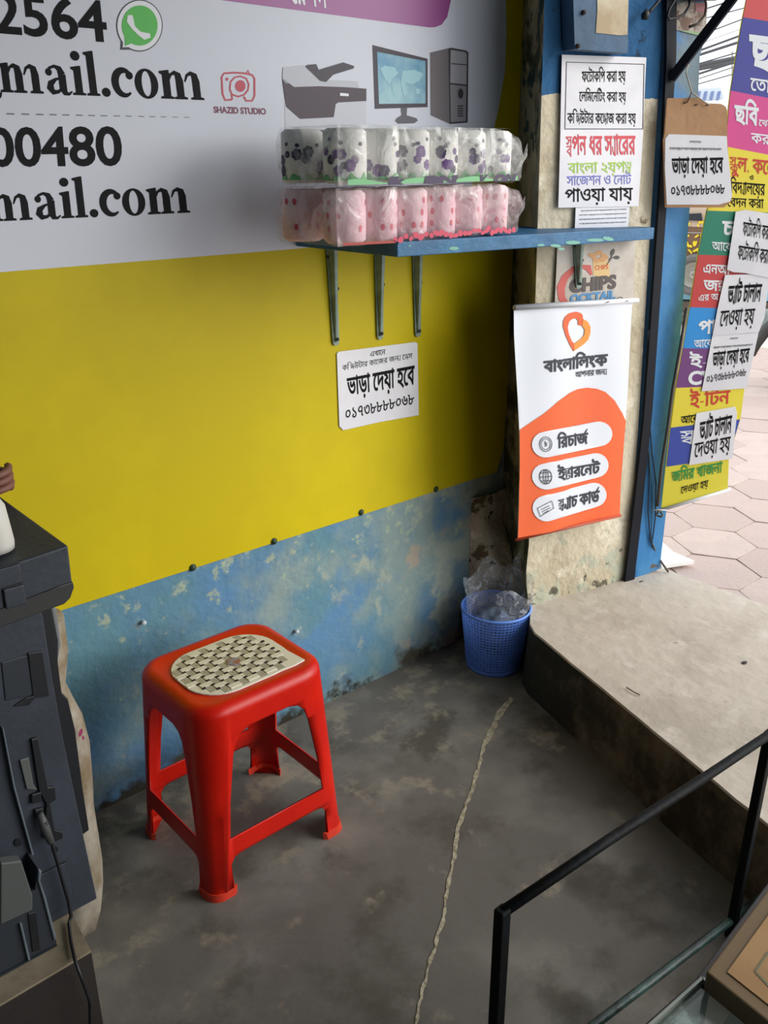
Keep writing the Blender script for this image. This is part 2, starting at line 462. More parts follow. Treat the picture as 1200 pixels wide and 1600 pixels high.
# pillar face is seen to lean a hair: its edges follow the photo
def pz(p, z):  # point on pillar plane at column of image x, height z
    return PIL(p)
fl = [PIL((822, 946)), PIL((852, -40))]; fr_ = [PIL((983, 905)), PIL((1040, -40))]
def along(seg, z):
    t = (z - seg[0][2]) / (seg[1][2] - seg[0][2]); q = seg[0] + (seg[1] - seg[0]) * t; return (q[0], q[1], z)
V = []; F = []
zs = np.linspace(ST - .02, PTOP, 60)
NR = 9
for z in zs:
    A_ = Vector(along(fl, z)); B_ = Vector(along(fr_, z))
    row = [(pl2[0], pl2[1] + .05, z), tuple(A_.lerp(Vector((pl2[0], pl2[1], z)), .5))]
    for k in range(NR):
        p = A_.lerp(B_, k / (NR - 1)); lump = .012 * noise.noise(p * 7) * max(0, min(1, (.75 - z) / .3))
        row.append((p.x - lump * .3, p.y + lump - .0, z))
    row += [(B_.x + .1, 2.0, z), (pl2[0], 2.0, z)]
    V += row
NN = NR + 4
for i in range(len(zs) - 1):
    for k in range(NN - 1): F.append((i * NN + k, i * NN + k + 1, (i + 1) * NN + k + 1, (i + 1) * NN + k))
F += [tuple(range(NN))[::-1], tuple(range((len(zs) - 1) * NN, len(zs) * NN))]
FM = []
for i in range(len(zs) - 1): FM += [1, 1] + [0] * (NN - 3)
FM += [0, 0]
struct(obj('wall_pillar', V, F, None, mats=[plaster_m, moss_m], fmat=FM))
# crumbled plaster buttress in the corner
V = []; F = []; nz, nx = 34, 14
lump_m = layered('crumbling_plaster', (186, 174, 150), [((224, 214, 192), 9, .5, .6, 1.2, None), ((104, 88, 68), 14, .57, .64, 3.2, None), ((46, 38, 30), 18, .62, .66, 6.2, None)], bump=1, bscale=60)
for i in range(nz):
    z = -.02 + i * (.52 / (nz - 1))
    for k in range(nx):
        u = k / (nx - 1); x = 1.955 + .165 * u
        bul = math.sin(math.pi * u) ** .5 * (.022 + .10 * max(0, min(1, (.40 - z) / .16)) * (1 - .25 * max(0, (.12 - z) / .12)))
        bul += .022 * noise.noise(Vector((x * 22, z * 16, 1))) * math.sin(math.pi * u)
        V.append((x, YW - .001 - max(0, bul), z))
for i in range(nz - 1):
    for k in range(nx - 1): F.append((i * nx + k, i * nx + k + 1, (i + 1) * nx + k + 1, (i + 1) * nx + k))
struct(obj('trim_1', V, F, lump_m, smooth=True))
# unseen room shell; front wall and ceiling sized to shape the daylight
struct(obj('wall_left', *boxv(-2.4, -2.25, -2.2, YW, 0, 2.9), int_m))
struct(obj('wall_front', *boxv(-2.4, .5, -2.3, -2.15, 0, 2.9), int_m))
struct(obj('ceiling', *boxv(-2.4, 2.3, -2.3, 1.9, 2.36, 2.48), int_m))
# pavement and road
pave_m = layered('paver_joint_sand', (186, 168, 158), [((196, 178, 168), 5, .5, .6, 1.2, None)], rough=.95)
struct(obj('floor_pavement', *boxv(LX, 6.5, -3, 6.4, -.1, ST - .022), pave_m))
road_m = layered('bright_concrete_road', (216, 208, 198), [((196, 190, 180), 1, .5, .62, 1.2, None)], rough=.9)
struct(obj('floor_road', *boxv(6.0, 60, -40, 60, -.3, ST - .05), road_m))
tile_ms = [mat('paver_pink_%d' % i, c, .85, (180, 164, 158), 9, .5, .25, 60) for i, c in enumerate([(190, 170, 162), (196, 178, 170), (184, 164, 156)])]
tile_me = {}
def paver(x, y, k):
    a = .118
    pts = []
    for j in range(12):   # wavy hexagon
        t = math.radians(30 * j); r = a * (1.16 if j % 2 == 0 else 1.015); pts.append((r * math.cos(t) * 1.08, r * math.sin(t) * 1.10))
    v, f = prism([(p[0], p[1], -.03) for p in pts], [(p[0] * .985, p[1] * .985, .0) for p in pts])
    return v, f
pav = bpy.data.objects['floor_pavement']
cnt = 0
for i in range(-1, 22):
    for j in range(-6, 34):
        x = LX + .13 + i * .225; y = -1 + j * .26 + (i % 2) * .13
        if x > 6.4 or y > 6.3: continue
        q = proj((x, y, ST))
        if not (1000 < q[0] < 1330 and 470 < q[1] < 1050) or cnt >= 290: continue
        mi = random.randrange(3)
        if mi not in tile_me:
            v, f = paver(0, 0, 0); me = bpy.data.meshes.new('paver'); me.from_pydata(v, [], f); me.materials.append(tile_ms[mi]); tile_me[mi] = me
        o = bpy.data.objects.new('paver', tile_me[mi]); COL.objects.link(o); o.parent = pav
        o.location = Vector((x, y, ST - .012 + random.uniform(-.0015, .0015))) - pav.location; o.rotation_euler = (random.uniform(-.01, .01), random.uniform(-.01, .01), 0); cnt += 1
# crack filled with pale mortar across the floor
FLR = Plane((0, 0, 0), (0, 0, 1))
ck = [(800, 1092), (783, 1112), (770, 1140), (757, 1165), (748, 1195), (741, 1222), (731, 1250), (722, 1275), (713, 1308), (709, 1340), (702, 1375), (695, 1410), (691, 1440), (680, 1480), (668, 1520), (658, 1560), (650, 1600), (640, 1660)]
pts = []; wd = []
for (a, b) in zip(ck[:-1], ck[1:]):
    for t in (0, .25, .5, .75):
        pts.append((a[0] + (b[0] - a[0]) * t + random.uniform(-1.8, 1.8), a[1] + (b[1] - a[1]) * t)); wd.append(random.uniform(2.8, 7.5) * (1.6 if a[1] < 1150 else 1))
crack_m = mat('pale_mortar', (196, 188, 164), .9, (150, 140, 116), 60, 1, .6, 120)
c_ = flat('mortar_crack', [stroke(pts, wd)], FLR, .0015, crack_m); c_.name = 'trim_2'; struct(c_)
#@@OBJECTS
def M_(n, c, r=.55, **k): return mat(n, c, r, **k)
# ================================================================= printed sheet on the wall
yel = mat('yellow_print', (210, 190, 4), .5, (198, 178, 8), 1.5, 1, spec=.25)
white_sheet = mat('sheet_white', (216, 220, 231), .45, spec=.3)
sheet = slab('wall_banner', [(-110, -60), (820, -60), (817, 88), (806, 400), (786, 700), (775, 737), (440, 843.5), (105, 950), (-110, 1018)], WALL, .003, .002, yel)
tag(sheet, 'large yellow and pale grey printed banner sheet nailed flat to the wall', 'banner')
poly('printed_panel', [(-100, -55), (789, -55), (789, 0), (790, 57), (787, 115), (777, 172), (765, 225), (735, 290), (690, 340), (640, 366), (560, 380), (445, 390), (0, 425), (-100, 433)], WALL, .0036, white_sheet, sheet)
purple = M_('purple_print', (150, 66, 140), .4)
poly('printed_tab', [(280, -55), (280, -8), (340, 0), (400, 8), (535, 25.5), (668, 43), (677, 43), (688, 39), (697, 27), (703, 0), (703, -55)], WALL, .0042, purple, sheet)
text('lettering', 'েরশন', (452, 3), (510, 11), (-3, -36), WALL, .0048, WHITE, sheet, .02)
DK = M_('sheet_black', (20, 21, 24), .6, spec=.15)
text('lettering', '2564', K(1, (-24, 136)), K(1, (457, 177)), (-7, -63), WALL, .0042, DK, sheet, .022, bn=False, U1=(-6, -62))
text('lettering', '00480', K(1, (-48, 706)), K(1, (522, 701)), (-5, -59), WALL, .0042, DK, sheet, .022, bn=False)
# heavy serif letters, x-height 1
def serif(word):
    out = []; x = 0
    def S(pts): out.append(ccw([(x + a, b) for a, b in pts]))
    def H(pts): out.append(ccw([(x + a, b) for a, b in pts])[::-1])
    def arch(x0):   # arch from the stem at x0 to the next one
        out.append(stroke([(x + x0 + .2, .62), (x + x0 + .3, .86), (x + x0 + .44, .93), (x + x0 + .56, .86), (x + x0 + .6, .66), (x + x0 + .6, .3)], [.05, .1, .16, .24, .27, .27]))
    def foot(x0, w_=.48): S([(x0, 0), (x0 + w_, 0), (x0 + w_, .07), (x0 + w_ - .1, .1), (x0 + .1, .1), (x0, .07)])
    for ch in word:
        if ch in 'mn':
            S([(0.0, .97), (.0, .9), (.1, .84), (.1, .0), (.37, 0), (.37, 1.02), (.3, 1.02)]); foot(-.01)
            for k in range(2): arch(.12 + .6 * k); S([(.59 + .6 * k, 0), (.86 + .6 * k, 0), (.86 + .6 * k, .66), (.59 + .6 * k, .66)]); foot(.49 + .6 * k)
            x += 1.68
        elif ch == 'i':
            S([(0.0, .97), (.0, .9), (.1, .84), (.1, .0), (.37, 0), (.37, 1.02), (.3, 1.02)]); foot(-.01); out.append(ell(x + .22, 1.36, .17, .17)); x += .52
        elif ch == 'l':
            S([(0.0, 1.5), (.0, 1.43), (.1, 1.38), (.1, .0), (.37, 0), (.37, 1.56), (.3, 1.56)]); foot(-.01); x += .52
        elif ch == '.': out.append(ell(x + .18, .14, .16, .16)); x += .42
        elif ch == 'o':
            out.append(ell(x + .44, .5, .43, .53, 36)); out.append(ell(x + .44, .5, .17, .44, 36)[::-1]); x += .94
        elif ch == 'c':
            a = [math.radians(t) for t in range(40, 325, 15)]; ws = [.07 + .2 * math.sin(math.pi * min(1, (k + .5) / (len(a) - 1))) ** .8 for k in range(len(a))]
            out.append(stroke([(x + .46 + .33 * math.cos(t), .5 + .44 * math.sin(t)) for t in a], ws)); out.append(ell(x + .68, .76, .13, .14)); x += .84
        elif ch == 'a':
            S([(.5, 0.1), (.77, .06), (.77, .7), (.5, .7)])
            out.append(stroke([(x + .12, .76), (x + .2, .9), (x + .38, .97), (x + .55, .9), (x + .635, .68)], [.06, .1, .11, .2, .27])); out.append(ell(x + .16, .76, .12, .13))
            out.append(stroke([(x + .62, .58), (x + .4, .52), (x + .2, .38), (x + .16, .22), (x + .26, .07), (x + .44, .09), (x + .6, .22)], [.06, .1, .22, .27, .2, .12, .08]))
            out.append(stroke([(x + .64, .2), (x + .7, .05), (x + .82, .02), (x + .95, .12)], [.27, .2, .1, .05])); x += .98
    return out, x
def serif_text(word, A, B, U0, U1):
    L, wd = serif(word); out = []
    for l in L:
        q = []
        for p in l:
            t = p[0] / wd; ux = U0[0] * (1 - t) + U1[0] * t; uy = U0[1] * (1 - t) + U1[1] * t
            q.append((A[0] + (B[0] - A[0]) * t + ux * p[1], A[1] + (B[1] - A[1]) * t + uy * p[1]))
        out.append(q)
    # keep the winding of the unit letters (the map mirrors y for all alike)
    return flat('lettering', out, WALL, .0042, DK, sheet)
serif_text('mail.com', K(1, (2, 393)), K(1, (880, 428)), (-6, -46), (-5, -44))
serif_text('mail.com', K(1, (-42, 944)), K(1, (820, 905)), (-5, -42), (-4, -40))
poly('lettering', K(1, (-20, 430), (-20, 400), (6, 392), (4, 412), (-6, 425)), WALL, .0042, DK, sheet)
gd = M_('dash_grey', (110, 114, 122))
dx = [25, 88, 150, 207, 262, 320, 372, 425, 480, 530, 585, 632, 680, 730, 780]
flat('dashed_line', [ccw(K(1, (x, 482 + (x - 25) * .022), (x + 33 - i * .7, 483 + (x - 25) * .022), (x + 33 - i * .7, 489 - i * .25 + (x - 25) * .022), (x, 488 - i * .25 + (x - 25) * .022))) for i, x in enumerate(dx)], WALL, .0042, gd, sheet)
# chat bubble sign
bub = lambda r: ell(590, 110, 99 * r, 111 * r, 40)
tail = lambda k: [(513, 140), (508, 213), (580, 212)] if k else [(522, 140), (518, 203), (575, 200)]
flat('printed_bubble_outline', [ccw(K(1, *bub(1))), ccw(K(1, *tail(1)))], WALL, .0042, M_('bubble_outline', (60, 64, 76)), sheet)
flat('printed_bubble_ring', [ccw(K(1, *bub(.955))), ccw(K(1, *tail(0)))], WALL, .0048, WHITE, sheet)
flat('printed_bubble', [ccw(K(1, *bub(.77))), ccw(K(1, (525, 140), (527, 197), (570, 180)))], WALL, .0054, M_('bubble_green', (88, 190, 84)), sheet)
flat('printed_receiver', [ccw(K(1, *stroke([(548, 66), (549, 90), (562, 118), (586, 142), (612, 156), (634, 152)], [20, 30, 17, 17, 30, 18])))], WALL, .006, WHITE, sheet)
# studio sign
rd = M_('studio_red', (196, 78, 92))
flat('printed_camera_mark', [ccw(K(1, *stroke(l, w_))) for l, w_ in [
    ([(985, 425), (955, 427), (944, 400), (940, 330), (950, 313), (990, 310), (1035, 312), (1070, 320), (1080, 335), (1080, 410), (1070, 430), (1045, 430), (1035, 412)], 8),
    ([(985, 425), (982, 395), (990, 405), (1010, 412), (1035, 405), (1052, 385), (1056, 360), (1045, 335), (1020, 325), (995, 330), (978, 350), (975, 380), (982, 398)], 7), ([(1042, 318), (1052, 300), (1060, 318)], 5)]]
    + [ccw(K(1, *ell(1020, 367, 22, 25))), ccw(K(1, *ell(963, 338, 7, 7)))], WALL, .0042, rd, sheet)
text('lettering', 'SHAZID STUDIO', K(1, (907, 480)), K(1, (1130, 488)), (-.8, -9.5), WALL, .0042, M_('studio_ink', (130, 62, 84)), sheet, .035, bn=False)
# printed copier, monitor, tower
G1 = M_('print_grey', (196, 198, 206)); G2 = M_('print_dark', (74, 62, 72)); G3 = M_('print_silver', (164, 164, 170)); G4 = M_('print_mid', (112, 106, 110))
def pr(n, k, pts, lift, m): return poly(n, K(k, *pts), WALL, lift, m, sheet)
pr('printed_copier', 2, [(112, 420), (445, 400), (443, 640), (118, 640)], .0042, M_('print_pale', (206, 209, 218)))
pr('printed_copier_front', 2, [(102, 322), (118, 340), (445, 362), (445, 412), (330, 418), (320, 425), (312, 478), (175, 485), (118, 435)], .0048, G2)
pr('printed_copier_lid', 2, [(105, 275), (190, 265), (260, 325), (408, 332), (415, 358), (250, 352), (150, 355), (102, 320)], .0050, G1)
pr('printed_copier_feeder', 2, [(195, 272), (205, 265), (240, 262), (250, 285), (350, 255), (395, 270), (392, 280), (310, 305), (280, 335), (255, 330)], .0054, M_('print_feeder', (66, 62, 70)))
pr('printed_copier_tag', 2, [(337, 379), (372, 382), (372, 393), (337, 391)], .0054, WHITE)
pr('printed_monitor', 2, [(470, 184), (695, 240), (695, 437), (480, 444)], .0042, M_('print_bezel', (62, 54, 66)))
pr('printed_screen', 2, [(488, 212), (686, 250), (686, 422), (496, 424)], .0048, mat('screen_print', (66, 142, 178), .4, (150, 196, 204), 6, 1))
flat('printed_map', [ccw(K(2, *p)) for p in [[(500, 280), (520, 268), (560, 275), (575, 300), (550, 320), (540, 345), (520, 325)], [(548, 340), (570, 345), (562, 395), (550, 380)], [(590, 290), (640, 285), (675, 300), (660, 330), (630, 345), (600, 335), (612, 380), (598, 400), (584, 345)], [(645, 360), (665, 365), (660, 385), (645, 380)]]], WALL, .0052, M_('map_print', (160, 208, 216)), sheet)
pr('printed_stand', 2, [(585, 440), (612, 440), (610, 470), (650, 482), (656, 492), (640, 503), (575, 505), (562, 494), (568, 482), (588, 470)], .0040, M_('print_stand', (92, 92, 100)))
pr('printed_tower', 2, [(705, 215), (780, 197), (785, 505), (707, 470)], .0042, G4)
pr('printed_tower_front', 2, [(779, 198), (790, 195), (850, 206), (861, 214), (858, 500), (785, 506)], .0045, M_('print_edge', (60, 58, 64)))
pr('printed_tower_panel', 2, [(788, 204), (848, 213), (854, 222), (852, 345), (786, 338)], .0050, G3)
pr('printed_tower_panel', 2, [(786, 345), (852, 352), (850, 494), (789, 498)], .0050, M_('print_panel', (140, 138, 144)))
flat('printed_tower_marks', [ccw(K(2, *ell(828, 382, 11, 21)))] + [ccw(K(2, (816, 430 + 10 * i), (838, 430 + 10 * i), (838, 435 + 10 * i), (816, 435 + 10 * i))) for i in range(5)] + [ccw(K(2, (790, 258), (852, 263), (852, 267), (790, 262)))], WALL, .0055, M_('print_mark', (50, 50, 56)), sheet)['kind'] = 'stuff'
pr('printed_keyboard', 2, [(520, 528), (600, 533), (800, 545), (805, 558), (600, 548), (525, 545)], .0042, G4)
flat('printed_mouse', [ccw(K(2, *ell(834, 540, 26, 19, rot=.4)))], WALL, .0042, M_('print_mouse', (128, 130, 140)), sheet)
nail_m = M_('nail_dark_green', (44, 62, 40), .5)
for p in [(427, 845), (563, 800), (680, 764), (817, 88), (300, 886)]:
    q = WALL(p, .003); v, f = lathe([(.0095, 0), (.0095, .002), (.005, .006), (.001, .007)], (0, 0, 0), 10)
    obj('nail', [(q[0] + a, q[1] - c, q[2] + b) for a, b, c in v], [t[::-1] for t in f], nail_m, sheet)
wallo = bpy.data.objects['wall_back']
for p in [(222, 971), (461, 985)]:
    q = WALL(p, 0); v, f = lathe([(.005, 0), (.006, .012), (.002, .014)], (0, 0, 0), 8)
    obj('wall_plug', [(q[0] + a, q[1] - c, q[2] + b) for a, b, c in v], [t[::-1] for t in f], M_('plug_pale', (190, 200, 205)), wallo)

# ================================================================= paper notices
PAP = mat('paper_white', (236, 236, 240), .7, (224, 224, 230), 4, 1)
def rough_line(k, x0, x1, y0, y1, h, n, seed):
    rr = random.Random(seed); o = []
    x = x0
    while x < x1:
        ww = rr.uniform(.01, .03) * (x1 - x0) * (14 / n); t = (x - x0) / (x1 - x0); y = y0 + (y1 - y0) * t; hh = h * rr.uniform(.5, 1)
        o.append(ccw(K(k, (x, y), (min(x + ww, x1), y), (min(x + ww, x1), y + hh * .3), (x + ww * .6, y + hh), (x + ww * .3, y + hh), (x, y + hh * .3)))); x += ww * rr.choice([1.05, 1.1, 1.6])
    return o
S1 = 'কি{ম|প}উটার কােজর জন~ ে{স|প}স'
n1 = slab('paper_notice', [(524, 552), (527, 549), (646, 534), (650, 536), (652, 648), (590, 659), (534, 671.5), (528, 665)], WALL, .0062, .0006, PAP)
tag(n1, 'white paper notice in black lettering pasted on the yellow wall banner under the shelf brackets', 'notice')
text('lettering', 'এখােন', K(6, (510, 812)), K(6, (599, 798)), (0, -7.5), WALL, .0068, INK, n1, .005)
text('lettering', S1, K(6, (346, 893)), K(6, (757, 820)), (0, -7.5), WALL, .0068, INK, n1, .0)
text('lettering', 'ভাড়া েদয়া হেব', K(6, (378, 1035)), K(6, (770, 968)), (-1.5, -24.5), WALL, .0068, INK, n1, .022, U1=(0, -27))
text('lettering', '০১৭৩৮৮৮৮০৬৮', K(6, (366, 1178)), K(6, (768, 1086)), (0, -15.5), WALL, .0068, INK, n1, .008)
# pillar posters
p1 = slab('paper_poster', K(3, (222, 258), (617, 271), (602, 612), (215, 614)), PIL, .010, .0006, PAP)
tag(p1, 'white poster with three boxed lines of black lettering, half on the blue pillar paint', 'poster')
fr = K(3, (243, 293), (606, 303), (600, 605), (236, 605)); fr = list(fr)
flat('printed_frame', [stroke([fr[i], fr[(i + 1) % 4]], .9) for i in range(4)], PIL, .0107, INK, p1)
text('lettering', 'ফেটাকিপ করা হয়', K(3, (315, 384)), K(3, (520, 383)), (0, -15.5), PIL, .0107, INK, p1, .008)
text('lettering', 'েলিমেনিটং করা হয়', K(3, (303, 474)), K(3, (522, 477)), (0, -14), PIL, .0107, INK, p1, .008)
text('lettering', 'কি{ম|প}উটার কে{ম|প}াজ করা হয়', K(3, (248, 577)), K(3, (568, 579)), (0, -15), PIL, .0107, INK, p1, .008)
p2 = slab('paper_poster', K(3, (214, 611), (601, 609), (579, 966), (204, 973)), PIL, .0118, .0006, PAP)
tag(p2, 'white poster with red, green, blue and black lines, lower sheet on the pillar', 'poster')
text('lettering', '{স|ব}পন ধর স~ােরর', K(3, (240, 722)), K(3, (565, 720)), (-.5, -27), PIL, .0125, M_('ink_red', (208, 60, 74)), p2, .018)
text('lettering', 'বাংলা ২য়প{ত|র}', K(3, (250, 811)), K(3, (548, 804)), (0, -15), PIL, .0125, M_('ink_green', (160, 200, 70)), p2, .01)
text('lettering', 'সােজশন ও েনাট', K(3, (243, 867)), K(3, (545, 861)), (0, -13.5), PIL, .0125, M_('ink_blue', (108, 112, 196)), p2, .005)
text('lettering', 'পাওয়া যায়', K(3, (235, 944)), K(3, (552, 936)), (0, -18.5), PIL, .0125, INK, p2, .01)
p3 = slab('paper_poster', K(3, (288, 972), (540, 963), (534, 1061), (284, 1075)), PIL, .0095, .0006, PAP)
tag(p3, 'small white sheet of tiny faint print just above the shelf on the pillar', 'poster')
g_ = M_('ink_grey', (120, 120, 126))
flat('small_print', sum([rough_line(3, 305 + 8 * (i == 0), 525, 985 + 20 * i, 977 + 20 * i, 7, 22, i) for i in range(4)], []), PIL, .0102, g_, p3)
p4 = slab('paper_poster', K(4, (270, 120), (642, 105), (634, 420), (256, 425)), PIL, .0095, .0006, mat('chips_paper', (214, 208, 200), .75, (190, 180, 168), 6, 1))
tag(p4, 'off-white snack poster with a red C and blue lettering, half hidden behind the hanging banner', 'poster')
text('lettering', 'CHIPS', K(4, (325, 358)), K(4, (550, 335)), (1, -20), PIL, .0108, M_('chips_ink', (84, 76, 74)), p4, .05, bn=False)
text('lettering', 'OCKTAIL', K(4, (328, 408)), K(4, (546, 386)), (1, -12.5), PIL, .0108, M_('cocktail_blue', (84, 146, 196)), p4, .05, bn=False)
flat('printed_letter', [ccw(K(4, *stroke([(432, 275), (418, 240), (385, 232), (345, 245), (305, 285), (285, 335), (290, 385), (315, 418)], [10, 34, 16, 24, 34, 38, 34, 26])))], PIL, .0104, M_('big_c_red', (206, 96, 88)), p4)
poly('printed_snack_pack', K(4, (438, 205), (470, 195), (515, 205), (520, 285), (470, 282), (440, 275)), PIL, .0102, M_('snack_cream', (224, 190, 130)), p4)
flat('printed_crisps', [ccw(K(4, *ell(x, y, 20, 12, 10, rot=r_))) for x, y, r_ in [(435, 180, .3), (465, 168, -.3), (495, 185, .5), (480, 200, 0), (450, 200, 1)]], PIL, .0104, M_('crisp', (214, 160, 104)), p4)
text('lettering', 'CHIPS', K(4, (448, 250)), K(4, (512, 245)), (0, -7), PIL, .0106, M_('orange_ink', (214, 100, 50)), p4, .02, bn=False)
flat('printed_cutlery', [ccw(K(4, *stroke([(505, 225), (522, 200), (530, 180)], 5))), ccw(K(4, *ell(533, 165, 9, 18, 12, rot=.4))), ccw(K(4, *stroke([(515, 200), (535, 190), (545, 188)], 5))), ccw(K(4, *ell(553, 190, 14, 9, 12)))], PIL, .0106, M_('cutlery', (84, 80, 78)), p4)

# ================================================================= hanging telecom banner
HB = Plane(PIL((885, 640), .045), PIL.n)
tl, tr_, br, bl = [K(4, *p) for p in [((72, 425),), ((640, 405),), ((575, 1430),), ((92, 1553),)]] if False else [K(4, (72, 428)), K(4, (640, 405)), K(4, (575, 1430)), K(4, (92, 1553))]
# the cloth swings a little: its own plane through three of its corners
A_ = PIL(tl, .05); B_ = PIL(tr_, .035); C_ = PIL(br, .035)
HB = Plane(A_, np.cross(B_ - A_, C_ - A_)); HB.wave = lambda p: .003 * math.sin(p[0] * .06) + .002 * math.sin(p[1] * .03 + p[0] * .04)
left = [(72, 428), (76, 560), (84, 700), (90, 850), (98, 1020), (103, 1200), (97, 1400), (90, 1540), (92, 1553)]
right = [(575, 1430), (582, 1280), (600, 1000), (612, 850), (624, 680), (633, 530), (640, 405)]
cloth_w = mat('banner_white', (228, 233, 242), .5); org = mat('banner_orange', (240, 104, 52), .5)
hb = slab('hanging_banner', K(4, *(left + right)), HB, .0, .001, cloth_w, None, 6)
tag(hb, 'white and orange vertical cloth banner hanging from a rod on the pillar', 'banner')
hump = [(98, 1020), (150, 985), (210, 942), (280, 882), (340, 842), (380, 826), (425, 819), (470, 823), (510, 838), (550, 878), (585, 938), (603, 978)]
poly('printed_hump', K(4, *([(99, 1021)] + hump[1:] + [(600, 1000), (582, 1280), (575, 1429), (92, 1552), (90, 1540), (97, 1400), (103, 1200)])), HB, .0014, org, hb, 6)
ho = M_('mark_orange', (226, 98, 48)); hl = M_('mark_light_orange', (244, 150, 60))
outer = [(302, 520), (305, 495), (315, 475), (335, 459), (368, 452), (392, 458), (402, 470), (403, 487), (425, 500), (438, 525), (438, 555), (428, 588), (405, 610), (355, 642), (335, 610), (315, 565)]
inner = [(326, 528), (334, 500), (350, 486), (368, 484), (378, 495), (378, 515), (398, 520), (410, 538), (408, 562), (395, 580), (358, 606), (345, 590), (332, 560)]
flat('printed_heart_mark', [ccw(K(4, *outer)), ccw(K(4, *inner))[::-1]], HB, .0014, ho, hb, 0)
flat('printed_heart_mark', [ccw(K(4, (403, 487), (425, 500), (438, 525), (438, 555), (428, 588), (405, 610), (355, 642), (358, 606), (395, 580), (408, 562), (410, 538), (398, 520)))], HB, .0019, hl, hb)
bk = M_('banner_ink', (50, 54, 64))
text('lettering', 'বাংলািলংক', K(4, (210, 740)), K(4, (522, 707)), (0, -16), HB, .0016, bk, hb, .035)
text('lettering', 'আপনার জন~', K(4, (368, 768)), K(4, (518, 752)), (0, -8), HB, .0016, bk, hb, .015)
def capsule(a, b, r, r2):
    n = 10; d = math.atan2(b[1] - a[1], b[0] - a[0]); o = []
    for k in range(n + 1): t = d + math.pi / 2 + math.pi * k / n; o.append((a[0] + r * math.cos(t), a[1] + r * math.sin(t)))
    for k in range(n + 1): t = d - math.pi / 2 + math.pi * k / n; o.append((b[0] + r2 * math.cos(t), b[1] + r2 * math.sin(t)))
    return o
for a, b in (((218, 1090), (477, 1038)), ((219, 1243), (462, 1190)), ((219, 1395), (455, 1333))):
    poly('printed_pill', K(4, *capsule(a, b, 62, 59)), HB, .0034, cloth_w, hb, 6)
def ring(cx, cy, rx, ry, w_, k=4): return [ccw(K(k, *ell(cx, cy, rx, ry))), ccw(K(k, *ell(cx, cy, rx - w_, ry - w_)))[::-1]]
flat('printed_coin_mark', ring(219, 1087, 30, 36, 3), HB, .0050, bk, hb); flat('printed_coin_mark', ring(219, 1087, 22, 27, 2.5), HB, .0050, bk, hb)
text('lettering', '৳', K(4, (212, 1098)), K(4, (226, 1096)), (0, -6.5), HB, .0050, bk, hb, .02)
text('lettering', 'িরচাজ^', K(4, (275, 1104)), K(4, (425, 1082)), (0, -15.5), HB, .0050, bk, hb, .03)
gl = ring(217, 1243, 29, 36, 3.5) 
flat('printed_globe_mark', gl, HB, .0050, bk, hb)
flat('printed_globe_mark', ring(217, 1243, 13, 35, 3), HB, .0052, bk, hb)
flat('printed_globe_mark', [ccw(K(4, *stroke(l, 3))) for l in ([(217, 1208), (217, 1278)], [(189, 1246), (245, 1240)], [(194, 1226), (241, 1220)], [(194, 1265), (241, 1259)])], HB, .0054, bk, hb)
text('lettering', 'ই{ন|ট}ারেনট', K(4, (275, 1256)), K(4, (481, 1224)), (0, -15), HB, .0050, bk, hb, .03)
tk = [(178, 1394), (243, 1357), (252, 1392), (190, 1434)]
flat('printed_ticket_mark', [ccw(K(4, *stroke(l, 2.5))) for l in ([tk[0], tk[1]], [tk[1], tk[2]], [tk[2], tk[3]], [tk[3], tk[0]], [(195, 1400), (232, 1380)], [(198, 1410), (236, 1390)], [(201, 1419), (228, 1404)])], HB, .0050, bk, hb)
text('lettering', '{স|ক}~াচ কাড^', K(4, (275, 1402)), K(4, (481, 1362)), (0, -16), HB, .0050, bk, hb, .03)
rodm = M_('rod_white', (214, 216, 222), .4)
def pxr(surf, a, b, lift=0): return [surf(a, lift), surf(b, lift)]
tube('top_rod', pxr(HB, K(4, (70, 432)), K(4, (662, 397)), .004), .0075, rodm, hb, 10)
tube('bottom_rod', pxr(HB, K(4, (80, 1550)), K(4, (579, 1430)), .001), .0045, M_('rod_red', (176, 70, 40), .5), hb, 8)
tube('hanging_string', [HB(K(4, (75, 430)), .006), HB(K(4, (62, 440)), .01), PIL(K(4, (66, 418)), .012)], .0018, M_('string', (140, 104, 60)), hb, 5)
tube('hanging_string', [HB(K(4, (600, 400)), .012), PIL(K(4, (560, 378)), .02), HB(K(4, (500, 405)), .012)], .0012, M_('wire_thin', (120, 116, 110)), hb, 5)

# ================================================================= shelf
SHY = 1.45; SHF = Plane((0, SHY, 0), (0, -1, 0))
zt = (SHF((622, 378))[2] + SHF((1022, 355))[2]) / 2; zl, zr = SHF((621, 378))[2], SHF((1022, 355.5))[2]
xl, xr = SHF((621, 390))[0], SHF((1022, 365))[0]
blue_wood = mat('blue_painted_wood', (40, 108, 150), .5, (30, 88, 130), 5, 1, .3, 40)
TH = .031
def zx(x): return zl + (zr - zl) * (x - xl) / (xr - xl)
def pily(x): return pa[1] + (x - pa[0]) * (pb[1] - pa[1]) / (pb[0] - pa[0])
b2 = [(xl, SHY), (xr, SHY), (xr, pily(xr) - .016), (2.0, pily(2.0) - .006), (1.985, pily(1.985) - .0), (1.985, YW - .006), (xl, YW - .006)]
shelf = bevel(obj('wall_shelf', *prism([(x, y, zx(x) - TH) for x, y in b2], [(x, y, zx(x)) for x, y in b2]), blue_wood), .002)
tag(shelf, 'long blue painted wooden plank shelf between the yellow wall banner and the pillar', 'shelf')
chip = M_('chipped_green_paint', (120, 176, 160), .7)
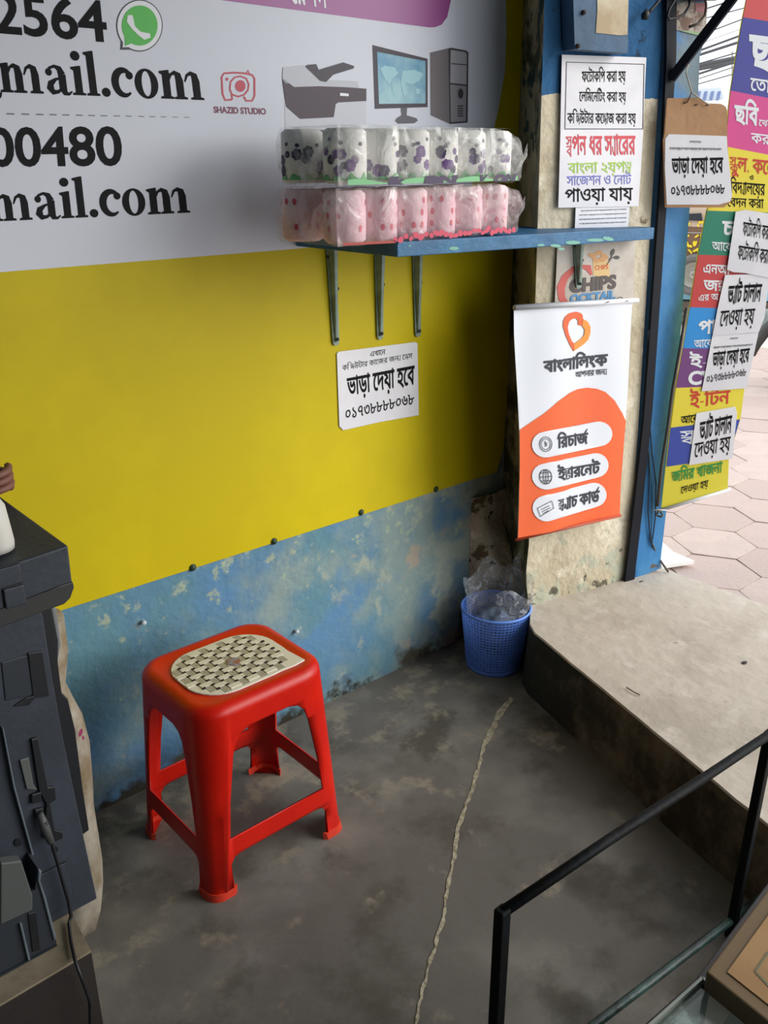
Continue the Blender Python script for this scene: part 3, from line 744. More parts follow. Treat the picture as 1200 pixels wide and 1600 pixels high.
flat('paint_chips', [ccw(ell(x, y, rx, ry, 9, rot=r_)) for x, y, rx, ry, r_ in [(709, 388, 8, 3, 0), (845, 383, 6, 2, 0), (868, 384, 9, 2.5, .1), (895, 379, 12, 3, 0), (930, 375, 14, 2.5, 0), (950, 373, 9, 3, .2), (877, 389, 5, 2, 0), (640, 384, 2, 1.5, 0)]], SHF, .0006, chip, shelf)['kind'] = 'stuff'
brk_m = mat('bracket_green_grey', (150, 168, 158), .45, (116, 134, 122), 12, 1, 0, 40, .1)
brk_d = M_('bracket_dark', (40, 48, 44), .5)
def bracket(px_top, px_bot, surf, out, label, shelfz, g=.006):
    a = surf(px_top); b = surf(px_bot); n = surf.n; sd_ = np.cross(n, (0, 0, 1)); sd_ /= np.linalg.norm(sd_)
    if sd_[0] < 0: sd_ = -sd_
    ztp = shelfz; tp = a + (a - b) * ((ztp - a[2]) / (a[2] - b[2])); tp[2] = ztp
    t = thing('shelf_bracket', label, 'bracket', b, 'steel brackets under the shelf')
    def P(base, s_, o_): return tuple(base + sd_ * s_ + n * (g + o_))
    # wall plate, tapering, rounded foot
    wt, wb = .0155, .0105
    ring_ = [P(tp, -wt, 0), P(tp, wt, 0), P(b, wb, 0)] + [P(b + np.array([0, 0, -wb * math.sin(k)]), wb * math.cos(k), 0) for k in (.6, 1.2, 1.9, 2.5)] + [P(b, -wb, 0)]
    v, f = prism(ring_, [tuple(np.array(q) + n * .003) for q in ring_]); obj('wall_plate', v, f, brk_m, t)
    # raised triangular rib
    d0, d1 = .028, .008
    ring_ = [P(tp, -.014, .003), P(tp, .004, .003), P(b, .004, .003), P(b, -.006, .003)]
    ring2 = [P(tp, -.010, d0), P(tp, .002, d0), P(b, .003, d1), P(b, -.004, d1)]
    v, f = prism(ring_, ring2); bevel(obj('rib', v, f, brk_m, t), .002)
    # arm under the shelf
    arm = [P(tp, -wt, 0), P(tp, wt, 0), P(tp, wt, out), P(tp, -wt, out)]
    v, f = prism([tuple(np.array(q) - np.array([0, 0, .003])) for q in arm], arm); obj('shelf_arm', v, f, brk_m, t)
    for fr2 in (.12, .45, .97):
        q = tp + (b - tp) * fr2; s_ = .012 if fr2 == .45 else (-.001 if fr2 > .9 else -.012)
        v, f = lathe([(.0045, 0), (.0045, .003), (.001, .005)], (0, 0, 0), 8)
        e2 = n; e1 = sd_; q = q + sd_ * s_ + n * (g + .003 + (.006 if fr2 > .9 else 0))
        obj('screw', [tuple(q + e1 * x + np.array([0, 0, 1]) * y + e2 * z) for x, y, z in v], f, brk_d, t)
    return t
for pt, pb_, lb in [((515, 402), (522, 533), 'grey-green steel shelf bracket on the yellow banner, leftmost and longest in view'),
                    ((589, 402), (591, 524), 'grey-green steel shelf bracket directly above the notice on the yellow banner'),
                    ((648, 402), (650, 520), 'grey-green steel shelf bracket beside the right edge of the notice below')]:
    bracket(pt, pb_, WALL, .22, lb, zx(WALL(pt)[0]) - TH)
bracket((898, 388), (899, 444), PIL, .05, 'dark steel shelf bracket fixed on the cream pillar above the hanging banner', zx(PIL((898, 388))[0]) - TH, .0125)

# ================================================================= toilet rolls
RR = .0432; RH = .103
paper_m = mat('tissue_paper_white', (236, 234, 230), .8, bump=.3, bscale=60)
pink_m = mat('tissue_paper_pink', (240, 214, 218), .8, (232, 190, 200), 9, 1, .3, 60)
inkp = M_('flower_purple', (104, 66, 130)); inkp2 = M_('flower_dark', (66, 52, 84)); inkg = M_('leaf_green', (112, 180, 120)); inkr = M_('fruit_red', (206, 70, 96))
core_m = M_('roll_core', (150, 132, 108), .9)
def cylmap(cx, cy, z0, r):
    def f(p, lift=0):   # p = (arc angle, height)
        return np.array([cx + (r + lift) * math.cos(p[0]), cy + (r + lift) * math.sin(p[0]), z0 + p[1]])
    return f
def curved(name, loops, sf, lift, m, parent):
    V, F = fill(loops, 0)
    if not len(F): return
    used = sorted({i for t in F for i in t}); ix = {a: i for i, a in enumerate(used)}
    return obj(name, [sf(V[a], lift) for a in used], [tuple(ix[i] for i in t) for t in F], m, parent)
ORD = ['first', 'second', 'third', 'fourth', 'fifth', 'sixth', 'seventh', 'eighth', 'ninth', 'tenth', 'eleventh', 'twelfth']
def roll(i, row, lvl, zb, cx, cy):
    up = lvl == 1
    lab = ('%s white flower-printed toilet roll from the left, %s row of the upper pack' % (ORD[i], 'front' if row == 0 else 'rear') if up else '%s pink toilet roll from the left, %s row of the lower pack' % (ORD[i], 'front' if row == 0 else 'rear'))
    t = thing('toilet_roll', lab, 'toilet roll', (cx, cy, zb), 'toilet rolls in the upper pack' if up else 'toilet rolls in the lower pack')
    pr_ = [(.02, 0), (RR - .008, 0), (RR, .007), (RR + .001, RH * .5), (RR, RH - .007), (RR - .008, RH), (.022, RH)]
    v, f = lathe(pr_, (cx, cy, zb), 28); obj('paper_wrap', v, f[:-2], paper_m if up else pink_m, t, True)
    v, f = lathe([(.0195, .002), (.0195, RH - .002)], (cx, cy, zb), 16); obj('core', v, f, core_m, t, True)
    sf = cylmap(cx, cy, zb, RR); rg = random.Random(i * 7 + row * 31 + lvl * 101)
    if row == 0 or i < 1:
        fl_, fd, lf = [], [], []
        if up:
            for k in range(9):
                a0 = math.radians(rg.uniform(160, 305)); h0 = rg.choice([.024, .034, .045, .055, .06]); R_ = rg.uniform(.006, .013)
                tgt = fl_ if rg.random() < .55 else fd
                for q in range(7):
                    an = q * 2 * math.pi / 7; tgt.append(ccw(ell(a0 + R_ * .62 * math.cos(an) / RR, h0 + R_ * .62 * math.sin(an), R_ * .40 / RR, R_ * .40, 7, rot=0)))
                tgt.append(ccw(ell(a0, h0, R_ * .2 / RR, R_ * .2, 6)))
            for k in range(3): fd.append(ccw(ell(math.radians(rg.uniform(180, 290)), .078 + rg.uniform(-.008, .008), .005 / RR, .004, 7)))
            xs_ = np.linspace(math.radians(140), math.radians(330), 26)
            lf.append(ccw([(a, .006) for a in xs_] + [(a, .014 + .006 * math.sin(a * 9 + i) + .003 * math.sin(a * 31)) for a in xs_[::-1]]))
        else:
            for k in range(6):
                for h0 in (.03, .055, .08):
                    a0 = math.radians(150 + 32 * k + rg.uniform(-4, 4)); 
                    if rg.random() < .6: fl_.append(ccw(ell(a0, h0, .0045 / RR, .007, 8)))
        if fl_: curved('printed_flowers', fl_, sf, .0012, inkp if up else inkr, t)['kind'] = 'stuff'
        if fd: curved('printed_flowers', fd, sf, .0014, inkp2, t)['kind'] = 'stuff'
        if lf: curved('printed_leaves', lf, sf, .0010, inkg, t)
NX = 6; X0 = 1.209; DX = .0868; PY = 1.502; DYR = .115
def zroll(x): return zx(max(x, xl)) + .004
for lvl in (0, 1):
    for row in (0, 1):
        for i in range(NX):
            cx = X0 + DX * i + (.004 if lvl else 0) - .02 * row; cy = PY + DYR * row
            zb = zx(1.6) + .006 + lvl * (RH + .0125) + (xl - cx) * .0
            roll(i, row, lvl, zb, cx, cy)
film = clear('clear_plastic_film', (238, 240, 236), .26, .12, 1, 13)  # whitish streaks in its opacity stand for highlights and haze
filmp = clear('clear_pink_film', (244, 228, 228), .24, .12, 1, 13)
def pack(lvl, m, label):
    zb = zx(1.6) + .003 + lvl * (RH + .012); x0, x1 = X0 - RR - .006, X0 + DX * (NX - 1) + RR + .03; y0, y1 = PY - RR - .006, PY + DYR + RR + .004; h = RH + .008
    if lvl: x0 += .005
    path = []
    # outline in plan, scalloped along the front
    for k in range(61):
        x = x0 + (x1 - .02 - x0) * k / 60; s_ = abs(math.cos(math.pi * (x - (X0 + (.008 if lvl else 0))) / DX)); path.append((x, y0 + .016 * (1 - s_)))
    for k in range(1, 14): path.append((x1 - .012 + .012 * math.sin(k / 13 * math.pi), y0 + (y1 - y0) * k / 14))
    for k in range(31): path.append((x1 - .02 - (x1 - .02 - x0) * k / 30, y1))
    for k in range(1, 20): path.append((x0 - .004 + .008 * abs(math.sin(k / 20 * 2 * math.pi)), y1 - (y1 - y0) * k / 20))
    n = len(path); V = []; F = []; rows = 12
    for j in range(rows + 1):
        u = j / rows; z = zb + h * u; ins = .012 * (1 - math.sin(math.pi * min(1, max(0, u))) ** .35)
        for (x, y) in path:
            cxm, cym = (x0 + x1) / 2, (y0 + y1) / 2; p = Vector((x, y, z)); q = noise.noise(p * 14 + Vector((0, 0, lvl * 9))) * .010 + abs(noise.noise(p * 33)) * .007
            sx_ = 1 if x > cxm else -1; ex = abs(x - cxm) / (x1 - x0) * 2; ey = (y - cym) / (y1 - y0) * 2
            off = q + .001 - ins * .5; V.append((x + sx_ * (ex ** 6) * off, y + ey * off, z + (.012 * max(0, (x - x1 + .1) / .1) * (0 if u < .5 else -1) * 1.6 if u > .5 else 0)))
    for j in range(rows):
        for k in range(n): F.append((j * n + k, j * n + (k + 1) % n, (j + 1) * n + (k + 1) % n, (j + 1) * n + k))
    # top sheet, sagging between rolls
    cen = len(V); V.append(((x0 + x1) / 2, (y0 + y1) / 2, zb + h + .001))
    t = thing('tissue_pack_wrapper', label, 'plastic wrap', ((x0 + x1) / 2, (y0 + y1) / 2, zb))
    o = obj('film', V[:-1], F, m, t, True)
    TP = []; TF = []; nx_, ny_ = 60, 16
    for a in range(nx_ + 1):
        for b in range(ny_ + 1):
            x = x0 + .004 + (x1 - .03 - x0) * a / nx_; y = y0 + .014 + (y1 - y0 - .02) * b / ny_
            TP.append((x, y, zb + h + .0005 + .003 * noise.noise(Vector((x * 20, y * 20, lvl)))))
    for a in range(nx_):
        for b in range(ny_): TF.append((a * (ny_ + 1) + b, (a + 1) * (ny_ + 1) + b, (a + 1) * (ny_ + 1) + b + 1, a * (ny_ + 1) + b + 1))
    obj('film_top', TP, TF, m, t, True)
    # gathered flap of spare film on the right end and the left end
    for (xe, sg, ln, zz) in ((x1 - .004, 1, .045, .25), (x0, -1, .02, .4)):
        V = []; F = []
        for a in range(9):
            for b in range(13):
                u = a / 8; v_ = b / 12; hh = h * (1 - (.55 if sg > 0 else .3) * u); zc = zb + h * .5 * (1 - u * .25)
                V.append((xe + sg * ln * u, (y0 + y1) / 2 - .0 + (v_ - .5) * (y1 - y0) * (1 - .35 * u) + .004 * noise.noise(Vector((u * 5, v_ * 9, lvl + sg))), zc + (hh / 2) * math.cos(v_ * math.pi * 3 + sg) * .9 + .003 * noise.noise(Vector((u * 9, v_ * 9, 3)))))
        for a in range(8):
            for b in range(12): F.append((a * 13 + b, (a + 1) * 13 + b, (a + 1) * 13 + b + 1, a * 13 + b + 1))
        obj('film_flap', V, F, m, t, True)
    # printed strip along the foot of the film
    sfp = Plane((0, y0 - .0055, 0), (0, -1, 0))
    def W(x, zz, l=0): return np.array([x, y0 - .006 - l, zb + zz])
    if lvl:
        xs_ = np.linspace(x0 + .01, x1 - .04, 50)
        V, F = fill([ccw([(x, .002) for x in xs_] + [(x, .009 + .004 * math.sin(x * 38)) for x in xs_[::-1]])]); obj('printed_strip', [W(*a) for a in V], F, M_('strip_green', (128, 196, 140)), t)
        for s_, xx, ww in [(s_, SHF((a_, 292))[0], SHF((b_, 292))[0] - SHF((a_, 292))[0]) for s_, a_, b_ in (('lk', 604, 630), ('BN', 660, 710), ('V', 744, 757), ('ON', 768, 802))]:
            L, _ = layout(s_, .09); xs2 = [p[0] for l in L for p in l]; a0, a1 = min(xs2), max(xs2)
            V, F = fill([[(xx + (p[0] - a0) / (a1 - a0) * ww + p[1] * .008, -.001 + p[1] * .022) for p in l] for l in L]); obj('printed_letters', [W(a[0], max(a[1], 0), .0012) for a in V], F, inkp2, t)
    else:
        rg = random.Random(4); L = []
        for k in range(26):
            x = x0 + .14 + k * (x1 - x0 - .17) / 26; L.append(ccw(ell(x, .009 + rg.uniform(-.003, .006), rg.uniform(.006, .012), rg.uniform(.004, .007), 9, rot=rg.uniform(-.6, .6))))
        V, F = fill(L); obj('printed_strip', [W(*a) for a in V], F, inkr, t)
        V, F = fill([ccw([(x0 + .0, .004), (x0 + .14, .001), (x0 + .14, .006), (x0 + .0, .009)])]); obj('printed_strip', [W(*a) for a in V], F, M_('strip_red', (176, 62, 50)), t)
    return t
pack(0, filmp, 'crinkled clear wrap around the lower pack of pink toilet rolls')
pack(1, film, 'crinkled clear wrap around the upper pack of flowered toilet rolls')

# ================================================================= post, bar, strut and what hangs there
post_m = layered('blue_post_paint', (52, 120, 176), [((70, 134, 184), 2.5, .5, .62, 1.2, None), ((38, 92, 146), 6, .56, .66, 4.2, None), ((96, 84, 66), 16, .69, .73, 3.2, [(2, .2, .08, .34, -.02)]), ((96, 118, 128), 4, .5, .6, 7.2, [(2, 1.35, -.25, 1.7, .1)])], rough=.5, bump=.25, bscale=20)
post = slab('gate_post', [(1046, -60), (1048, 90), (1036, 250), (1010, 650), (984, 905), (1028, 887), (1038, 800), (1050, 650), (1062, 500), (1074, 330), (1086, 180), (1090, 88), (1098, 60), (1101, 0), (1103, -60)], PIL, .008, .12, post_m)
tag(post, 'flat blue painted steel gate post with chipped paint beside the cream pillar', 'post')
barm = M_('black_iron', (16, 20, 30), .6, spec=.2)
bar = slab('guide_rail', [(1034, -60), (1034, 90), (1027, 250), (1014, 450), (1000, 650), (985, 790), (970, 914), (976, 918), (984, 916), (998, 790), (1013, 640), (1026, 450), (1039, 250), (1049, 90), (1050, -60)], PIL, .018, .009, barm)
tag(bar, 'narrow black iron guide rail running floor to top between pillar and blue post', 'rail')
pst = slab('torn_poster', K(9, (150, 40), (500, 30), (485, 345), (400, 400), (200, 345), (140, 330)), PIL, .010, .0008, mat('torn_paper', (176, 168, 158), .8, (120, 96, 84), 40, 1, mid=(.45, .55)))
tag(pst, 'faded torn poster remains at the top of the blue gate post', 'poster')
poly('printed_band', K(9, (360, 42), (498, 40), (496, 145), (365, 130)), PIL, .0112, M_('faded_red', (140, 72, 78)), pst)
poly('printed_band', K(9, (200, 335), (470, 370), (400, 395), (210, 350)), PIL, .0112, M_('faded_green', (118, 150, 104)), pst)
flat('small_print', sum([rough_line(9, 340, 450, 215 + 32 * i, 225 + 32 * i, 10, 20, i + 9) for i in range(4)], []), PIL, .0112, g_, pst)
blk = slab('wood_block', [(1052, -50), (1112, -50), (1112, 2), (1064, 3), (1052, -2)], PIL, .06, .05, mat('brown_wood', (92, 66, 58), .7, (70, 50, 44), 20, 1))
tag(blk, 'brown wooden block above the torn poster at the very top of the post', 'block')
# diagonal strut leaves the post and rises over the street
a = PIL((1040, 124), .02); b = Plane(PIL((1070, 60), .15), (-.8, -.6, 0))((1166, -30))
v, f = barv(a, b, .024, .016, (0, 0, 1)); st = bevel(obj('awning_strut', v, f, barm), .002)
tag(st, 'black iron strut rising diagonally from the blue post against the sky', 'strut')
box_m = mat('dull_blue_board', (54, 96, 130), .6, (44, 78, 108), 5, 1, .3, 20)
bd = slab('switch_board', [(872, -60), (961, -60), (959, 86), (877, 80)], PIL, .052, .045, box_m)
tag(bd, 'dull blue wooden board box mounted high on the pillar, cream paper patch on it', 'board')
slab('paper_patch', K(10, (232, -80), (458, -80), (452, 190), (450, 268), (400, 272), (225, 255), (235, 100)), PIL, .0535, .001, mat('old_cream_paper', (206, 196, 170), .8, (180, 160, 130), 8, 1), bd)
for q in ((95, 350), (135, 112)):
    v, f = lathe([(.006, 0), (.005, .006), (.001, .008)], (0, 0, 0), 8); qq = PIL(K(10, q), .053)
    sd_ = np.cross(PIL.n, (0, 0, 1)); obj('screw', [tuple(qq + sd_ * x + np.array([0, 0, 1]) * y + PIL.n * z) for x, y, z in v], f, M_('rust', (60, 44, 34), .8), bd)
blackp = M_('black_cable', (24, 24, 28), .5)
cb = thing('power_cable', 'black power cable with a plug dangling at the top right of the pillar', 'cable', PIL(K(10, (640, 120)), .02))
tube('cord', [PIL(K(10, p), .03) for p in [(760, -60), (735, 0), (700, 45), (665, 85), (645, 100)]], .004, blackp, cb, 6)
tube('plug', [PIL(K(10, p), .025) for p in [(650, 90), (632, 120), (628, 150)]], [.008, .011, .008], blackp, cb, 8)
tube('cord', [PIL(K(10, p), .04) for p in [(850, -60), (820, 10), (775, 80), (762, 130), (775, 155), (830, 145), (880, 120), (920, 60), (920, 0)]], .0035, blackp, cb, 6)
tube('cord', [PIL(K(10, p), .05) for p in [(1000, -60), (1020, 60), (1010, 130), (960, 190), (900, 210)]], .0035, M_('cable_brown', (80, 66, 54)), cb, 6)
lug = slab('steel_lug', K(11, (80, 1560), (95, 1530), (130, 1510), (158, 1515), (162, 1545), (150, 1570), (110, 1590), (82, 1588)), PIL, .045, .006, M_('lug_brown', (112, 100, 90), .6))
tag(lug, 'small grey-brown steel lug with a hole at the foot of the black rail', 'lug')
flat('bolt_hole', [ccw(K(11, *ell(138, 1545, 10, 14, 12)))], PIL, .0455, M_('hole_pale', (190, 182, 170)), lug)
wr = thing('loose_wire', 'thin dark wires hanging in loops down the blue post to the ground', 'wire', PIL((1020, 760), .02))
wm = M_('wire_dark', (36, 52, 66), .5)
tube('strand', [PIL(K(11, p), .014) for p in [(215, -200), (222, 0), (210, 200), (200, 350), (198, 480), (212, 620), (222, 760), (218, 900), (212, 1050), (222, 1180), (232, 1270)]], .0022, wm, wr, 5)
tube('strand', [PIL(K(11, p), .014) for p in [(210, 250), (222, 400), (232, 560), (240, 660), (255, 760), (268, 860), (265, 1000), (262, 1100), (250, 1200), (238, 1270)]], .0022, wm, wr, 5)
tube('strand', [PIL(K(11, p), .013) for p in [(225, 640), (228, 760), (242, 860), (246, 960), (240, 1100), (236, 1270)]], .0018, M_('wire_teal', (70, 120, 140)), wr, 5)
g0 = PIL(K(11, (236, 1270)), .016); g1 = hz(K(11, (300, 1375)), ST + .05); g2 = hz(K(11, (375, 1485)), ST + .004)
tube('wire_end', [g0, g1, g2], .0035, M_('wire_tape', (86, 82, 78)), wr, 6)

# cardboard sign
CB = Plane(PIL((1050, 240), .06), (-.52, -.85, .0))
card_m = mat('corrugated_cardboard', (186, 146, 108), .85, (172, 130, 94), 3, 1, .25, 30)
cs = slab('cardboard_sign', K(7, (195, 701), (420, 699), (465, 735), (580, 742), (612, 762), (622, 790), (625, 975), (635, 1250), (655, 1435), (600, 1482), (182, 1482), (168, 1000), (176, 960)), CB, 0, .006, card_m)
tag(cs, 'brown cardboard sign with a white notice, wired to the blue post', 'sign')
slab('paper_sheet', K(7, (205, 958), (618, 972), (622, 1050), (642, 1240), (657, 1400), (640, 1440), (560, 1462), (190, 1462), (176, 1200), (180, 990)), CB, .0012, .0008, PAP, cs)
flat('lettering', rough_line(7, 355, 435, 1005, 1008, 18, 22, 5) + rough_line(7, 212, 580, 1052, 1058, 22, 26, 6), CB, .002, g_, cs)
text('lettering', 'ভাড়া েদয়া হেব', K(7, (226, 1236)), K(7, (592, 1228)), (0, -22), CB, .002, INK, cs, .02)
text('lettering', '০১৭৩৮৮৮৮০৬৮', K(7, (222, 1395)), K(7, (605, 1380)), (0, -14.5), CB, .002, INK, cs, .008)
tube('hanging_wire', [PIL(K(7, (285, 470)), .03)] + [CB(K(7, p), .006) for p in [(320, 520), (345, 600), (362, 660), (400, 690), (450, 728), (490, 745)]], .0018, M_('wire_cream', (170, 160, 140)), cs, 5)
tube('hanging_wire', [CB(K(7, p), .006) for p in [(365, 655), (345, 700), (325, 735)]], .0018, M_('wire_brown', (90, 60, 40)), cs, 5)
for p in ((320, 736), (400, 750), (480, 752)):
    tube('staple', [CB(K(7, (p[0] - 10, p[1])), .002), CB(K(7, (p[0] + 10, p[1] - 3)), .002)], .0016, M_('staple', (70, 56, 46)), cs, 5)

# ================================================================= tall colour-band banner
qb = PIL((1026, 797), .05)
SB = Plane(qb, (-.55, -.83, 0))
L_ = [(1166, -40), (1165, 0), (1158, 33), (1150, 80), (1140, 143), (1137, 170), (1133, 230), (1122, 290), (1103, 329), (1089.5, 398), (1076.5, 480), (1066, 544), (1054.7, 606), (1046.6, 668), (1040, 729), (1033, 797)]
R_ = [(1137, 765), (1139, 715), (1157, 655), (1164, 602), (1177, 545), (1188, 482), (1205, 402), (1225, 332), (1245, 242), (1262, 160), (1280, 40), (1285, -40)]
sb = slab('street_banner', L_ + R_, SB, 0, .0012, mat('street_banner_back', (226, 214, 60), .5), None)
tag(sb, 'tall multicoloured street banner in stacked colour bands hung beyond the blue post', 'banner')
def lx(y):
    for (a, b) in zip(L_[:-1], L_[1:]):
        if a[1] <= y <= b[1]: return a[0] + (b[0] - a[0]) * (y - a[1]) / (b[1] - a[1])
def rx(y):
    r = R_[::-1]
    for (a, b) in zip(r[:-1], r[1:]):
        if a[1] <= y <= b[1]: return a[0] + (b[0] - a[0]) * (y - a[1]) / (b[1] - a[1])
bands = [((214, 84, 84), -38, -38, 27, 46), ((70, 72, 158), 27, 46, 141.6, 165), ((222, 76, 148), 141.6, 165, 229, 250), ((240, 222, 60), 229, 250, 329, 333), ((24, 132, 104), 329, 333, 398, 401),
         ((206, 62, 60), 398, 401, 480, 483), ((36, 148, 226), 480, 483, 544, 545), ((118, 62, 128), 544, 545, 606, 602), ((238, 220, 60), 606, 602, 668, 655), ((52, 74, 168), 668, 655, 729, 715)]
for i, (c, a0, a1, b0, b1) in enumerate(bands):
    lf = [(lx(y) + 1.3, y) for y in np.linspace(a0, b0, 5)]; rt = [(rx(y) - 1.0, y) for y in np.linspace(b1, a1, 5)]
    poly('printed_band', lf + rt, SB, .0012, mat('band_%d' % i, c, .45), sb)
WB = M_('street_white', (236, 240, 244), .5); RB = M_('street_red', (206, 60, 34)); GB = M_('street_green', (36, 142, 60))
def ST_(s, A, B, u, m=WB, off=.015, bn=True): text('lettering', s, A, B, u, SB, .002, m, sb, off, bn=bn)
ST_('ছিব', (1169, 106), (1262, 118), (1, -50), off=.03)
ST_('েতালা', (1171, 140), (1226, 148), (1, -18))
ST_('ছিব', (1146, 190), (1184, 195), (1, -25), off=.03)
ST_('েথেক', (1184, 196), (1214, 199), (1, -9)); ST_('করা হয়', (1172, 222), (1238, 230), (1, -14))
ST_('{স|ক}ুল, কেলজ', (1139, 265), (1230, 275), (1, -20), RB, .02)
ST_('ও', (1171, 281), (1177, 281), (0, -7), INK); ST_('িবদ~ালেয়র', (1141, 301), (1195, 305), (0, -17), INK, .008); ST_('েবদন করা', (1136, 322), (1193, 325), (0, -13), INK, .008)
ST_('চাল', (1127, 366), (1180, 369), (1, -20), off=.03); ST_('আেব', (1112, 390), (1142, 392), (0, -12))
ST_('এনআ', (1098, 426), (1140, 428), (1, -13), off=.02); ST_('জ{ন|ম}', (1098, 453), (1134, 454), (1, -15), off=.02); ST_('এর অ', (1091, 470), (1122, 468), (0, -9))
ST_('পাস', (1090, 520), (1138, 520), (1, -18), off=.03); ST_('আেব', (1084, 543), (1112, 541), (0, -11))
ST_('ই-', (1077, 572), (1104, 572), (0, -15), off=.03); ST_('CV', (1074, 600), (1116, 600), (2, -20), off=.04, bn=False)
ST_('ই-িটন', (1077, 636), (1140, 629), (1, -19), RB, .02); ST_('আেবদন', (1063, 662), (1105, 656), (1, -11), INK)
ST_('{স|ব}', (1061, 692), (1086, 690), (1, -18), off=.03); ST_('জিমর খাজনা', (1049, 753), (1128, 737), (1, -15), GB, .02); ST_('েদওয়া হয়', (1063, 771), (1106, 760), (1, -10), INK, .01)
tube('bottom_rod', [SB((1026, 798), .004), SB((1140, 764), .004)], .0055, rodm, sb, 8)
tube('edge_cord', [SB((lx(y) - 4 + (y > 700) * -3, y), .003) for y in (480, 544, 606, 668, 729, 790)], .0055, M_('cord_brown', (84, 74, 66)), sb, 6)
kn = [SB(K(11, (300 + 18 * math.cos(t) * (1 + .2 * math.sin(3 * t)), 1068 + 20 * math.sin(t))), .012 + .006 * math.sin(2 * t)) for t in np.linspace(0, 9, 26)]
tube('wire_knot', kn, .003, M_('knot_olive', (96, 92, 70)), sb, 5)
tube('tie_wire', [SB(K(11, (255, 1045)), .01), SB(K(11, (300, 1035)), .02), SB(K(11, (350, 1045)), .012)], .002, rodm, sb, 5)
# papers stuck on it
def stuck(k, pts, lift, label):
    o = slab('paper_notice', K(k, *pts), SB, lift, .0008, PAP); tag(o, label, 'notice'); return o
na = stuck(5, [(515, 95), (560, 85), (720, 110), (715, 420), (560, 388), (505, 384), (474, 372), (492, 250)], .0080, 'white notice with two slanted lines, topmost of the papers on the street banner')
text('lettering', 'ফেটাকিপ করা হয়', K(5, (548, 205)), K(5, (708, 232)), (1.5, -20), SB, .009, INK, na, .008)
text('lettering', 'ফেটাকিপ করা হয়', K(5, (522, 318)), K(5, (706, 346)), (3, -20), SB, .009, INK, na, .008)
nb_ = stuck(5, [(466, 398), (680, 392), (655, 600), (628, 672), (406, 690), (430, 560)], .0060, 'white notice with two large words, second paper down on the street banner')
text('lettering', 'ভ~াট চালান', K(5, (475, 530)), K(5, (635, 520)), (3, -25), SB, .007, INK, nb_, .02)
text('lettering', 'েদওয়া হয়', K(5, (438, 642)), K(5, (602, 630)), (3, -23), SB, .007, INK, nb_, .008)
nc = stuck(5, [(406, 690), (628, 674), (570, 942), (355, 957), (385, 800)], .0045, 'white notice with a phone number, third paper down on the street banner')
flat('small_print', rough_line(5, 490, 530, 700, 697, 10, 10, 3) + rough_line(5, 412, 600, 742, 728, 12, 22, 4), SB, .0055, g_, nc)
text('lettering', 'ভাড়া েদয়া হেব', K(5, (405, 835)), K(5, (580, 812)), (2, -20), SB, .0055, INK, nc, .02)
text('lettering', '০১৭৩৮৮৮৮০৬৮', K(5, (378, 915)), K(5, (568, 880)), (1, -11), SB, .0055, INK, nc, .005)
nd = stuck(5, [(330, 1062), (515, 1030), (525, 1060), (502, 1280), (295, 1311)], .0045, 'white notice with two large words, lowest paper on the street banner')
text('lettering', 'ভ~াট চালান', K(5, (343, 1185)), K(5, (497, 1150)), (1.5, -25), SB, .0055, INK, nd, .02)
text('lettering', 'েদওয়া হয়', K(5, (318, 1272)), K(5, (490, 1238)), (1.5, -21), SB, .0055, INK, nd, .008)

